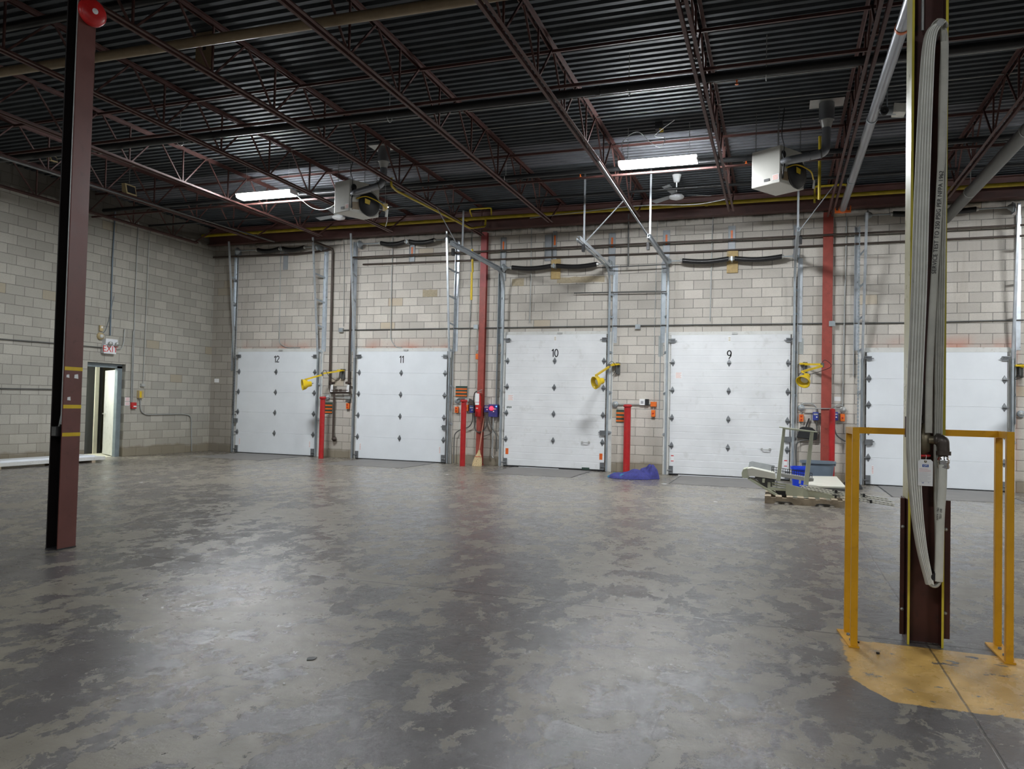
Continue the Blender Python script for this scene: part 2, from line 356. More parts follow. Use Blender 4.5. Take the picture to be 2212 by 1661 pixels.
def link(name, mb, mt, parent=None, off=None, bev=0.0):
    me = bpy.data.meshes.new(name); o = Vector(off) if off is not None else Vector((0,0,0))
    me.from_pydata([tuple(p-o) for p in mb.v], [], mb.f); me.update()
    for q, pl in enumerate(me.polygons):
        pl.use_smooth = mb.sm[q]; pl.material_index = mb.mi[q]
    for x in (mt if isinstance(mt, (list, tuple)) else [mt]): me.materials.append(M[x] if isinstance(x, str) else x)
    import bmesh
    bm = bmesh.new(); bm.from_mesh(me); bmesh.ops.recalc_face_normals(bm, faces=bm.faces); bm.to_mesh(me); bm.free()
    ob = bpy.data.objects.new(name, me); COL.objects.link(ob)
    if parent is not None: ob.parent = parent
    if bev:
        md = ob.modifiers.new('bevel', 'BEVEL'); md.width = bev; md.segments = 2; md.limit_method = 'ANGLE'
    return ob
def thing(name, label, cat, loc=(0,0,0), group=None):
    o = bpy.data.objects.new(name, None); COL.objects.link(o); o.location = loc; o.empty_display_size = 0.1
    o['label'] = label; o['category'] = cat
    if group: o['group'] = group
    return o
def part(T, name, mb, mt, bev=0.0, parent=None, label=None):
    root = T
    while root.parent: root = root.parent
    o = link(name, mb, mt, parent if parent is not None else T, root.location, bev)
    if label: o['label'] = label
    return o
def single(name, label, cat, mb, mt, group=None, bev=0.0):
    """a thing that is one mesh; its origin goes to the centre of its base"""
    lo = [min(p[i] for p in mb.v) for i in range(3)]; hi = [max(p[i] for p in mb.v) for i in range(3)]
    c = Vector(((lo[0]+hi[0])/2, (lo[1]+hi[1])/2, lo[2]))
    o = link(name, mb, mt, None, c, bev); o.location = c
    o['label'] = label; o['category'] = cat
    if group: o['group'] = group
    return o
def struct(name, mb, mt):
    o = link(name, mb, mt); o['kind'] = 'structure'; return o
def dup(root, loc, label=None, group=None):
    r = root.copy(); COL.objects.link(r); r.location = loc
    if label: r['label'] = label
    if group: r['group'] = group
    for ch in list(root.children):
        c = ch.copy(); COL.objects.link(c); c.parent = r
        for g in ch.children:
            d = g.copy(); COL.objects.link(d); d.parent = c
    return r
def textmesh(body, size, loc, ex, ey, depth=0.001, align='CENTER'):
    """lettering as real geometry: ex = reading direction, ey = up direction; returns an MB"""
    cu = bpy.data.curves.new('t', 'FONT'); cu.body = body; cu.size = size; cu.extrude = depth; cu.align_x = align; cu.align_y = 'CENTER'
    ob = bpy.data.objects.new('t', cu); COL.objects.link(ob)
    dg = bpy.context.evaluated_depsgraph_get(); dg.update(); me = ob.evaluated_get(dg).to_mesh()
    ex, ey = Vector(ex).normalized(), Vector(ey).normalized(); ez = ex.cross(ey); L = Vector(loc)
    mb = MB(); mb.add([L+ex*v.co.x+ey*v.co.y+ez*v.co.z for v in me.vertices], [tuple(p.vertices) for p in me.polygons])
    ob.evaluated_get(dg).to_mesh_clear(); bpy.data.objects.remove(ob); bpy.data.curves.remove(cu)
    return mb
XA, ZA, YN = Vector((1,0,0)), Vector((0,0,1)), Vector((0,-1,0))
# ------------------------------------------------------------------ the shell
RX, BY = 16.5, -9.0
struct('floor', MB().box((LX-0.2, BY, -0.2), (RX, D+0.2, 0)), 'floor')
# back wall is one slab; left wall has the opening of the side door
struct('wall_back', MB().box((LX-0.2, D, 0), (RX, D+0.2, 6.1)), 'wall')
dj0, dj1, dz1 = 12.99, 14.05, 2.20
wl = MB(); wl.box((LX-0.2, BY, 0), (LX, dj0, 6.1)); wl.box((LX-0.2, dj1, 0), (LX, D, 6.1)); wl.box((LX-0.2, dj0, dz1), (LX, dj1, 6.1))
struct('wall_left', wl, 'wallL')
struct('wall_right', MB().box((RX, BY, 0), (RX+0.2, D+0.2, 6.1)), 'plain')
struct('wall_front', MB().box((LX-0.2, BY-0.2, 0), (RX, BY, 6.1)), 'plain')
# ribbed steel roof deck: ribs run along X
DZ = 6.08
def deck(y0, y1, mt, name):
    mb = MB(); prof = []; y = y0
    while y < y1-0.001:
        prof += [(y, DZ), (y+0.062, DZ), (y+0.078, DZ+0.038), (y+0.134, DZ+0.038)]; y += 0.15
    prof.append((y, DZ)); vs = []
    for a, b in prof: vs += [(LX-0.1, a, b), (RX, a, b)]
    n = len(prof)
    mb.add(vs, [(2*i, 2*i+1, 2*i+3, 2*i+2) for i in range(n-1)])
    mb.add([(LX-0.1, y0, DZ+0.08), (RX, y0, DZ+0.08), (RX, y, DZ+0.08), (LX-0.1, y, DZ+0.08)], [(0,1,2,3)])
    return struct(name, mb, mt)
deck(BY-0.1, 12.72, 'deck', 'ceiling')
deck(12.75, 13.9, 'deck2', 'ceiling')  # paler band of the roof deck
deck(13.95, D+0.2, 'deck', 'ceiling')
# side room behind the open door (bright lamp round the corner)
rm = MB(); x1_, x0_ = LX-0.2, LX-3.2
rm.box((x0_, 11.6, -0.05), (x1_, 15.6, 0.0))
rm.box((x0_-0.1, 11.6, 0), (x0_, 15.6, 2.7)); rm.box((x0_, 11.5, 0), (x1_, 11.6, 2.7)); rm.box((x0_, 15.6, 0), (x1_, 15.7, 2.7)); rm.box((x0_, 11.6, 2.7), (x1_, 15.6, 2.8))
struct('wall_side_room', rm, 'rw')
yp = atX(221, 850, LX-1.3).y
struct('wall_side_dark_sheet', MB().box((LX-1.36, 11.6, 0), (LX-1.30, yp, 2.7)), 'room_darkness')  # added near-black sheet standing in for the unlit depth of the room
ya, yb_ = atX(205, 850, LX-1.28).y, atX(213, 850, LX-1.28).y
struct('trim_1', MB().box((LX-1.299, ya, 0), (LX-1.27, yb_, 2.5)), 'rw')
# ------------------------------------------------------------------ overhead doors with their parts
def diamond(mb, x, z, y, h=0.088, w_=0.040):
    mb.add([(x, y, z+h), (x+w_, y, z+0.02), (x+w_, y, z-0.02), (x, y, z-h), (x-w_, y, z-0.02), (x-w_, y, z+0.02),
            (x, y-0.012, z+h*0.85), (x+w_*0.8, y-0.02, z+0.018), (x+w_*0.8, y-0.02, z-0.018), (x, y-0.012, z-h*0.85), (x-w_*0.8, y-0.02, z-0.018), (x-w_*0.8, y-0.02, z+0.018)],
           [(6,7,8,9,10,11), (0,1,7,6), (1,2,8,7), (2,3,9,8), (3,4,10,9), (4,5,11,10), (5,0,6,11)])
    mb.cyl((x-w_*1.05, y-0.024, z), (x+w_*1.05, y-0.024, z), 0.011, n=8)
def digits(txt, h, xm, y, zc):
    """stencilled numerals as flat strokes on the door skin"""
    mb = MB(); w_ = h*0.46; gap = h*0.16; sw = h*0.13
    S = {'1': [[(0.05, 0.80), (0.45, 1.0), (0.45, 0.0)]], '2': [[(0.0, 0.78)]+[(0.5-0.5*math.cos(a), 0.76+0.24*math.sin(a)) for a in np.linspace(0.3, PI, 7)]+[(0.97, 0.62), (0.02, 0.04), (1.0, 0.04)]],
         '0': [[(0.5+0.5*math.sin(a), 0.5+0.5*math.cos(a)) for a in np.linspace(0, 2*PI, 17)]], '9': [[(0.5+0.5*math.sin(a), 0.70+0.30*math.cos(a)) for a in np.linspace(0, 2*PI, 15)], [(1.0, 0.70), (0.92, 0.35), (0.45, 0.0)]]}
    wid = [w_*0.55 if c == '1' else w_ for c in txt]; x = xm-(sum(wid)+gap*(len(txt)-1))/2
    for c, ww in zip(txt, wid):
        for st in S[c]:
            for a, b in zip(st[:-1], st[1:]):
                k = ww if c != '1' else w_
                p = Vector((x+a[0]*k, y-0.002, zc-h/2+a[1]*h)); q = Vector((x+b[0]*k, y-0.002, zc-h/2+b[1]*h)); d = (q-p).normalized()*sw*0.3
                mb.beam(p-d, q+d, 0.002, sw, (0, 0, 1)) if abs(d.z) < abs(d.x) else mb.beam(p-d, q+d, sw, 0.002, (0, 1, 0))
        x += ww+gap
    return mb
def ohdoor(idx, x0, x1, zp, zh, ribbed, num, right_hw=True):
    T = bpy.data.objects.new('door_%d' % idx, None); COL.objects.link(T); T.location = ((x0+x1)/2, D, 0); T['kind'] = 'structure'; secs = []
    yb = D-0.03; yf = D-0.08; z0 = 0.035 if ribbed else 0.02; H = (zp-z0)/5
    for i in range(5):
        a, b = z0+i*H, z0+(i+1)*H; s_ = MB()
        pr = [(yf+0.004, a+0.0), (yf, a+0.006)]
        if ribbed:
            for k in range(1, 4):
                zc = a + H*k/4.0
                pr += [(yf, zc-0.008), (yf+0.004, zc-0.003), (yf+0.004, zc+0.003), (yf, zc+0.008)]
        pr += [(yf, b-0.006), (yf+0.004, b-0.001)]
        vs = []
        for (yy, zz) in pr: vs += [(x0, yy, zz), (x1, yy, zz)]
        n = len(pr); s_.add(vs, [(2*k, 2*k+1, 2*k+3, 2*k+2) for k in range(n-1)])
        s_.box((x0, yf+0.006, a), (x1, yb, b-0.001))
        secs.append(part(T, 'door_section', s_, 'whitew' if ribbed else 'white'))
    xm = (x0+x1)/2
    for i in range(1, 5):
        z = z0+i*H
        for x in (x0+0.045, xm, x1-0.045):
            h = MB(); diamond(h, x, z, yf)
            if x != xm:
                e = -0.07 if x < xm else 0.07; h.cyl((x, yf-0.03, z), (x+e, yf-0.03, z), 0.012, n=8)
            part(T, 'hinge', h, 'zinc', parent=secs[i])
    for x, e in ((x0+0.04, -1), (x1-0.04, 1)):
        h = MB(); h.box((x-0.05, yf-0.035, zp-0.17), (x+0.05, yf, zp-0.08)); h.box((x-0.09, yf-0.05, zp-0.135), (x+0.09, yf-0.035, zp-0.12)); h.cyl((x-0.03*e, yf-0.04, zp-0.10), (x+0.09*e, yf-0.04, zp-0.10), 0.014, n=8)
        part(T, 'top_bracket', h, 'zinc')
        h = MB(); h.box((x-0.045, yf-0.03, 0.03), (x+0.045, yf, 0.20)); h.cyl((x-0.02*e, yf-0.035, 0.10), (x+0.08*e, yf-0.035, 0.10), 0.014, n=8)
        part(T, 'bottom_bracket', h, 'zinc')
    part(T, 'bottom_seal', MB().box((x0, yf-0.004, 0.004), (x1, yb, z0)), 'black')
    # white timber header and jambs
    part(T, 'header_board', MB().box((x0-0.06, D-0.045, zp+0.004), (x1+0.06, D, zh)), 'trimw')
    for a, b in ((x0-0.15, x0-0.02), (x1+0.02, x1+0.15)):
        part(T, 'jamb_board', MB().box((a, D-0.03, 0), (b, D, zh-0.02)), 'trimw')
    if num:
        part(T, 'door_number', digits(num, 0.165 if not ribbed else 0.17, xm, yf, zp-0.20 if not ribbed else zp-0.43), 'ink')
    # strike and bell wire at the header
    part(T, 'header_switch', MB().box((xm+0.05, D-0.09, zp+0.01), (xm+0.16, D-0.045, zp+0.05)), 'silver')
    return T, xm, yf, H, z0
d12 = ohdoor(1, -13.78, -11.31, 2.715, 2.80, False, '12')
d11 = ohdoor(2, -10.085, -7.62, 2.715, 2.80, False, '11')
d10 = ohdoor(3, -6.10, -3.70, 3.10, 3.175, True, '10')
d9 = ohdoor(4, -2.25, 0.215, 3.06, 3.135, True, '9')
d8 = ohdoor(5, 1.665, 4.12, 2.68, 2.775, False, '')
def dpart(d, name, mb, mt): return part(d[0], name, mb, mt)
for d, rib in ((d12, 0), (d11, 0), (d8, 0)):
    for sx in (-1, 1):
        x = d[1]+sx*1.10
        s_ = MB(); s_.box((x-0.02, d[2]-0.003, 0.22), (x+0.02, d[2], 0.40))
        for k in range(5): s_.cur = 1; s_.box((x-0.014, d[2]-0.004, 0.245+k*0.03), (x+0.014, d[2]-0.003, 0.252+k*0.03))
        dpart(d, 'safety_sticker', s_, ['paper', 'red_ink'])
for d in (d10,):
    for x, z in ((d[1]-1.12, 0.36), (d[1]+1.13, 0.33)):
        s_ = MB(); s_.box((x-0.035, d[2]-0.003, z-0.07), (x+0.035, d[2], z+0.07)); s_.cur = 1
        for k in range(4): s_.box((x-0.028, d[2]-0.004, z-0.05+k*0.03), (x+0.028, d[2]-0.003, z-0.044+k*0.03))
        dpart(d, 'safety_sticker', s_, ['orange', 'red_ink'])
for d, z in ((d10, 1.62), (d9, 2.18)):
    x = d[1]-1.08 + (0.02 if d is d10 else 0.02)
    s_ = MB(); s_.box((x-0.075, d[2]-0.003, z-0.07), (x+0.075, d[2], z+0.07)); s_.cur = 1
    for k in range(5): s_.box((x-0.06, d[2]-0.004, z-0.055+k*0.025), (x+0.06-0.02*(k % 2), d[2]-0.003, z-0.050+k*0.025))
    dpart(d, 'notice_sticker', s_, ['paper', 'orange'])
    x = d[1]; zz = (3.10 if d is d10 else 3.06)-0.09
    s_ = MB(); s_.box((x-0.03, d[2]-0.003, zz-0.06), (x+0.03, d[2], zz+0.06)); s_.cur = 1
    for k in range(3): s_.box((x-0.02, d[2]-0.004, zz-0.04+k*0.03), (x+0.02, d[2]-0.003, zz-0.028+k*0.03))
    dpart(d, 'notice_sticker', s_, ['paper', 'tan'])
s_ = MB(); x = d10[1]-1.09
for k in range(4): s_.box((x-0.06+k*0.032, d10[2]-0.003, 1.37+0.006*(k % 2)), (x-0.04+k*0.032, d10[2], 1.415))
dpart(d10, 'green_sticker', s_, 'dgreen')
for d in (d9,):
    for sx in (-1, 1):
        x = d[1]+sx*1.165
        s_ = MB(); s_.box((x-0.03, d[2]-0.003, 0.30), (x+0.03, d[2], 0.43)); s_.cur = 1
        s_.box((x-0.03, d[2]-0.004, 0.41), (x+0.03, d[2]-0.003, 0.43)); s_.box((x-0.03, d[2]-0.004, 0.30), (x+0.03, d[2]-0.003, 0.315))
        dpart(d, 'safety_sticker', s_, ['paper', 'red_ink'])
for d in (d10, d9):
    x, z = d[1]+0.77, 0.635
    h = MB(); h.box((x-0.10, d[2]-0.02, z-0.015), (x-0.06, d[2], z+0.03)); h.box((x+0.06, d[2]-0.02, z-0.015), (x+0.10, d[2], z+0.03)); h.sweep(bend([(x-0.08, d[2]-0.02, z), (x-0.07, d[2]-0.05, z-0.005), (x+0.07, d[2]-0.05, z-0.005), (x+0.08, d[2]-0.02, z)], 0.02), 0.009)
    dpart(d, 'lift_handle', h, 'silver')
dpart(d10, 'step_plate', MB().box((d10[1]+0.70, d10[2]-0.03, 0.02), (d10[1]+0.87, d10[2], 0.07)), 'dgreen')
for d, x in ((d12, -13.78-0.02), (d11, -7.62+0.0), (d10, -3.70-0.03), (d9, 0.215-0.03), (d8, 1.665+0.05)):
    z = 0.86
    h = MB(); h.box((x-0.07, d[2]-0.05, z-0.05), (x+0.07, d[2], z+0.06)); h.cyl((x-0.10, d[2]-0.04, z+0.02), (x+0.10, d[2]-0.04, z+0.02), 0.010, n=8)
    dpart(d, 'slide_bolt', h, 'zinc')
# plain white strips painted in for daylight under the two ribbed doors
dpart(d10, 'painted_daylight', MB().box((-5.72, d10[2]-0.012, 0.001), (-4.75, d10[2]-0.005, 0.013)), 'fw')
dpart(d9, 'painted_daylight', MB().box((-2.05, d9[2]-0.012, 0.001), (-0.6, d9[2]-0.005, 0.017)), 'fw')
# ------------------------------------------------------------------ door tracks
def ltrack(x, ztop, ytop, which, zsp=2.55):
    """tall vertical-lift track: straight beside the door, then leaning off the wall; thing at its foot"""
    e = 1 if which.startswith('right') or ' right ' in which else -1
    T = thing('door_track', 'tall galvanised vertical-lift door track on the %s' % which, 'door track', (x, D-0.1, 0), 'dock door tracks')
    a = MB(); a.box((x-0.022, D-0.135, 0.01), (x+0.022, D-0.125, zsp)); a.box((x-0.022, D-0.135, 0.01), (x-0.018, D-0.075, zsp)); a.box((x+0.018, D-0.135, 0.01), (x+0.022, D-0.095, zsp))
    part(T, 'track_rail', a, 'galvd')
    b = MB(); b.beam((x, D-0.13, zsp), (x, ytop, ztop), 0.045, 0.03, (0,1,0)); b.beam((x-0.02, D-0.11, zsp), (x-0.02, ytop+0.02, ztop), 0.006, 0.06, (0,1,0))
    part(T, 'sloping_rail', b, 'galv')
    xa = x + 0.11*e
    c = MB(); c.box((xa-0.045, D-0.012, 2.72), (xa+0.045, D-0.001, ztop-0.12)); c.box((xa-0.05, D-0.07, 1.3 if e > 0 else 2.2), (xa-0.043, D-0.003, ztop-0.12))
    part(T, 'wall_angle', c, 'galv')
    for z in (1.0, 1.9, 2.75, 3.4, 4.05, 4.7):
        yy = D-0.13 if z < zsp else (D-0.13)+(ytop-(D-0.13))*(z-zsp)/(ztop-zsp)
        g = MB(); g.beam((x, yy+0.02, z), (xa-0.03*e, D-0.02, z-0.06), 0.006, 0.045)
        part(T, 'track_bracket', g, 'galvd')
    return T
ltrack(-13.86, 5.62, 16.44, 'left of door 12')
ltrack(-11.25, 5.60, 16.44, 'right of door 12')
ltrack(-10.17, 5.65, 16.48, 'left of door 11')
ltrack(-7.54, 5.56, 16.48, 'right of door 11')
ltrack(1.58, 5.38, 16.25, 'left of the unnumbered door by the far column')
ltrack(4.20, 5.45, 16.45, 'right of the unnumbered door by the far column')
def htrack(x, zc, yend, which, e, hang):
    """high-lift track: vertical, quarter bend, then level towards the room"""
    T = thing('door_track', 'grey bent high-lift door track on the %s' % which, 'door track', (x, D-0.1, 0), 'dock door tracks')
    y0 = D-0.13; pts = [(x, y0, 0.01), (x, y0, zc-0.42)]
    for k in range(1, 9):
        t = k/8*PI/2; pts.append((x, y0-0.42*(1-math.cos(t)), zc-0.42+0.42*math.sin(t)))
    pts.append((x, yend, zc+0.03))
    a = MB()
    for k in range(len(pts)-1):
        a.beam(pts[k], pts[k+1], 0.045, 0.012, (0,1,0) if k < 2 else (0,0,1))
        q = Vector((-0.02*e, 0, 0)); r_ = Vector((0, 0.02, 0.02))
        a.beam(Vector(pts[k])+q+r_*0.6, Vector(pts[k+1])+q+r_*0.6, 0.006, 0.055, (0,1,0) if k < 2 else (0,0,1))
    part(T, 'track_rail', a, 'galvd')
    b = MB(); b.beam((x+0.03*e, y0+0.1, zc+0.055), (x+0.03*e, yend+0.1, zc+0.085), 0.006, 0.07); b.beam((x+0.0*e, y0+0.1, zc+0.088), (x+0.0*e, yend+0.1, zc+0.118), 0.06, 0.006)
    part(T, 'stiffening_angle', b, 'galv')
    xa = x+0.11*e
    c = MB(); c.box((xa-0.045, D-0.012, 2.9), (xa+0.045, D-0.001, zc+0.1)); c.box((xa-0.05, D-0.08, 1.2), (xa-0.043, D-0.003, zc+0.1))
    part(T, 'wall_angle', c, 'galv' if e > 0 else 'galvd')
    for z in (0.9, 1.8, 2.7, 3.5, 4.0):
        part(T, 'track_bracket', MB().beam((x, y0+0.02, z), (xa-0.03*e, D-0.02, z-0.03), 0.006, 0.045), 'galvd')
    for p, q in hang:
        part(T, 'hanger_strut', MB().beam(p, q, 0.035, 0.012), 'angle')
    part(T, 'bumper', MB().box((x+0.02*e, yend+0.25, zc-0.14), (x+0.07*e, yend+0.33, zc+0.0)), 'black')
    return T
htrack(-6.18, 4.56, 13.65, 'left of door 10', -1, [((-6.18, 14.3, 4.62), (-6.18, 14.3, 5.42)), ((-6.18, 14.1, 4.62), (-6.60, 13.9, 5.42))])
htrack(-3.63, 4.56, 13.85, 'right of door 10', 1, [((-3.63, 14.35, 4.62), (-3.63, 14.35, 6.05)), ((-3.63, 14.35, 4.62), (-2.86, 14.35, 5.42))])
htrack(-2.33, 4.58, 14.05, 'left of door 9', -1, [((-2.33, 14.25, 4.66), (-2.33, 14.25, 6.05)), ((-2.33, 14.4, 4.62), (-2.80, 11.9, 5.40))])
htrack(0.28, 4.56, 14.05, 'right of door 9', 1, [((0.28, 14.4, 4.62), (0.28, 14.4, 6.05)), ((0.28, 14.3, 4.62), (0.86, 14.3, 5.42))])
# ------------------------------------------------------------------ torsion springs
def spring_set(xa, xb, z, s0, s1, sm, which, y=None, sag=0.045, tube=True):
    y = D-0.22 if y is None else y
    T = thing('torsion_spring', 'black coiled torsion springs on a shaft %s' % which, 'door spring', ((xa+xb)/2, y, z), 'torsion springs over the dock doors')
    part(T, 'shaft', MB().cyl((xa, y, z), (xb, y, z), 0.014, n=8), 'galvd')
    for a, b in ((s0, sm-0.06), (sm+0.06, s1)):
        sp = MB(); n = 26
        pts = []
        for k in range(n+1):
            t = k/n; pts.append((a+(b-a)*t, y-0.0, z-sag*math.sin(PI*t)*(1 if True else 0)))
        vs = []; rings = 60; K = 12; mbv = []; fs = []
        for k in range(rings+1):
            t = k/rings; xx = a+(b-a)*t; zz = z-sag*math.sin(PI*t); r = 0.052+(0.006 if k % 2 else 0)
            mbv += [(xx, y+r*math.cos(2*PI*j/K), zz+r*math.sin(2*PI*j/K)) for j in range(K)]
        fs = [(k*K+j, k*K+(j+1) % K, (k+1)*K+(j+1) % K, (k+1)*K+j) for k in range(rings) for j in range(K)]
        sp.add(mbv, fs, True); sp.add(mbv[:K], [tuple(range(K))]); sp.add(mbv[-K:], [tuple(range(K))])
        part(T, 'coil_spring', sp, 'spring')
    for xx in (sm-0.05, sm+0.05, s0-0.02, s1+0.02):
        part(T, 'spring_cone', MB().cyl((xx-0.025, y, z), (xx+0.025, y, z), 0.045, 0.03, n=12), 'silver')
    part(T, 'centre_bearing', MB().box((sm-0.02, y-0.03, z-0.05), (sm+0.02, D-0.015, z+0.05)), 'galvd')
    for xx, e in ((xa+0.08, 1), (xb-0.08, -1)):
        dr = MB(); dr.lathe((xx-0.05*e, y, z), (e, 0, 0), [(0, 0.0), (0, 0.095), (0.02, 0.10), (0.03, 0.075), (0.09, 0.04), (0.10, 0.0)], 18)
        part(T, 'cable_drum', dr, 'galvd')
        part(T, 'end_bearing_plate', MB().box((xx-0.075*e-0.005, y-0.05, z-0.09), (xx-0.075*e+0.005, D-0.01, z+0.07)), 'galvd')
    return T
spring_set(-13.85, -11.25, 5.42, -13.15, -11.70, -12.42, 'under the beam over door 12', sag=0.05)
spring_set(-10.1, -7.58, 5.42, -9.45, -7.98, -8.72, 'under the beam over door 11', sag=0.05)
spring_set(-6.2, -3.6, 4.67, -5.95, -3.92, -4.93, 'in front of the block wall over door 10', sag=0.04)
spring_set(-2.38, 0.35, 4.67, -2.02, 0.02, -0.99, 'in front of the block wall over door 9', sag=0.04)
spring_set(1.60, 4.20, 5.44, 2.1, 3.55, 2.9, 'over the unnumbered door behind the hose column', sag=0.02)
# pale channel uprights (with a scrap of orange timber) and the plywood pads that carry the springs
def upright(x, z0, z1, wd, which, slot=True):
    T = thing('wall_channel', 'pale steel upright %s' % which, 'wall bracket', (x, D-0.02, z0), 'pale uprights above the doors')
    b = MB(); b.box((x-wd/2, D-0.03, z0), (x+wd/2, D-0.001, z1)); b.box((x-wd/2, D-0.05, z0), (x-wd/2+0.006, D-0.03, z1))
    part(T, 'channel', b, 'angle')
    if slot: part(T, 'wood_shim', MB().box((x-0.02, D-0.036, z1-0.33), (x+0.02, D-0.03, z1-0.10)), 'orange')
    return T
upright(-6.25, 4.40, 5.44, 0.13, 'above the left corner of door 10')
upright(-5.13, 4.83, 5.45, 0.16, 'left of the pair above the middle of door 10', False)
upright(-4.975, 4.83, 5.52, 0.09, 'right of the pair above the middle of door 10')
upright(-3.62, 4.45, 5.40, 0.15, 'above the right corner of door 10')
upright(-2.40, 4.45, 5.40, 0.15, 'above the left corner of door 9')
upright(-1.005, 4.78, 5.42, 0.15, 'above the middle of door 9')
upright(0.31, 4.65, 5.36, 0.13, 'above the right corner of door 9')
upright(-8.67, 4.95, 5.42, 0.14, 'above the middle of door 11')
upright(-12.40, 4.90, 5.35, 0.12, 'above the middle of door 12', False)
single('plywood_pad', 'tan plywood pad behind the springs of the middle dock door', 'wood pad', MB().box((-5.05, D-0.04, 4.40), (-4.83, D-0.001, 4.86)), 'ply')
single('plywood_pad', 'tan plywood pad behind the springs of the fourth dock door from left', 'wood pad', MB().box((-1.10, D-0.04, 4.40), (-0.87, D-0.001, 4.88)), 'ply')
# ------------------------------------------------------------------ wall columns, bollards
def wallcol(x, wd, dp, which, top_pink):
    T = thing('steel_column', which, 'column', (x, D-dp/2, 0), 'red columns against the dock wall')
    def H(z0, z1):
        b = MB(); b.box((x-wd/2, D-dp, z0), (x+wd/2, D-dp+0.012, z1)); b.box((x-wd/2, D-0.012, z0), (x+wd/2, D-0.001, z1)); b.box((x-0.006, D-dp+0.012, z0), (x+0.006, D-0.012, z1)); return b
    if top_pink:
        part(T, 'lower_shaft', H(0, 4.25), 'col_red'); part(T, 'upper_shaft', H(4.251, 5.58), 'pink', label='pinkish faded upper shaft')
    else: part(T, 'shaft', H(0, 5.58), 'col_red')
    part(T, 'base_plate', MB().box((x-wd/2-0.03, D-dp-0.03, 0), (x+wd/2+0.03, D-0.001, 0.02)), 'col_red')
    return T
WC1 = W(1041, 700, .1).x; WC2 = W(1787, 700, .1).x
wallcol(WC1, 0.155, 0.10, 'red steel column between doors 11 and 10, pinkish at the top', True)
wallcol(WC2, 0.19, 0.10, 'red steel column between door 9 and the unnumbered door', False)
def bollard(x, y, h, r, label, cap=True):
    T = thing('bollard', label, 'bollard', (x, y, 0), 'red bollards at the dock doors')
    b = MB(); b.cyl((x, y, 0), (x, y, h), r, n=20); pst = part(T, 'post', b, 'boll')
    c = MB(); c.lathe((x, y, h-0.042), (0,0,1), [(0, r+0.001), (0, r+0.018), (0.045, r+0.018), (0.06, r), (0.062, 0)], 20) if cap else c.lathe((x, y, h-0.002), (0,0,1), [(0, r), (0.02, r*0.8), (0.03, 0)], 20)
    part(T, 'cap', c, 'boll', parent=pst)
    return T
bollard(-10.80, 16.42, 1.53, 0.063, 'thin red bollard between doors 12 and 11')
bollard(-6.93, 16.35, 1.53, 0.063, 'thin red bollard in front of the broom, left of the red wall column')
bollard(-3.14, 16.62, 1.50, 0.075, 'red bollard behind the indigo blanket, between doors 10 and 9')
bollard(W(1797, 950, .36).x, 16.585, 1.50, 0.058, 'thick red bollard behind the grey tub at the right wall column', False)
# ------------------------------------------------------------------ free-standing columns
def hcol(T, x, y, z0, z1, fm, wm, w_=0.2, d=0.2, names=('flange', 'flange', 'web'), mats=None):
    part(T, 'flange', MB().box((x-w_/2, y-d/2, z0), (x-w_/2+0.012, y+d/2, z1)), mats[0] if mats else fm)
    part(T, 'flange', MB().box((x+w_/2-0.012, y-d/2, z0), (x+w_/2, y+d/2, z1)), mats[1] if mats else fm)
    part(T, 'web', MB().box((x-w_/2+0.012, y-0.005, z0), (x+w_/2-0.012, y+0.005, z1)), wm)
cx0, cy0 = -6.325, 5.36
T = thing('steel_column', 'maroon free-standing column at left with three yellow bands', 'column', (cx0, cy0, 0))
hcol(T, cx0, cy0, 0.0, 5.45, 'post_red', 'recess_shade', 0.15, 0.19, mats=('recess_shade', 'post_red'))
part(T, 'base_plate', MB().box((cx0-0.078, cy0-0.098, 0.0), (cx0+0.078, cy0+0.098, 0.012)), 'black')
for z in (1.68, 1.325, 1.065):
    b = MB(); b.box((cx0+0.0752, cy0-0.096, z-0.017), (cx0+0.0765, cy0+0.096, z+0.017)); part(T, 'yellow_band', b, 'lampy')
for (z, y_, s_) in ((1.61, 0.03, 0.022), (1.61, -0.06, 0.016), (1.40, -0.04, 0.018)):
    b = MB(); b.add([(cx0+0.0765, cy0+y_-s_, z-s_*0.8), (cx0+0.0765, cy0+y_+s_, z-s_), (cx0+0.0765, cy0+y_+s_*0.8, z+s_), (cx0+0.0765, cy0+y_-s_*0.9, z+s_*0.7)], [(0,1,2,3)]); part(T, 'torn_sticker', b, 'paper')
b = MB(); b.sweep([(cx0+0.052, cy0-0.09, 1.16), (cx0+0.052, cy0-0.088, 5.4)], 0.008); b.sweep(bend([(cx0-0.0, cy0-0.08, 1.10), (cx0+0.03, cy0-0.088, 1.16), (cx0+0.052, cy0-0.09, 1.25)], 0.02), 0.008)
single('conduit', 'thin grey conduit down the front of the maroon column', 'conduit', b, 'cond')
T = thing('outlet_box', 'small black outlet box on the front of the maroon column', 'outlet', (cx0, cy0-0.09, 1.03))
part(T, 'box', MB().box((cx0-0.025, cy0-0.125, 1.05), (cx0+0.04, cy0-0.06, 1.14)), 'black')
part(T, 'cover', MB().box((cx0-0.018, cy0-0.128, 1.055), (cx0+0.033, cy0-0.125, 1.135)), 'condd')
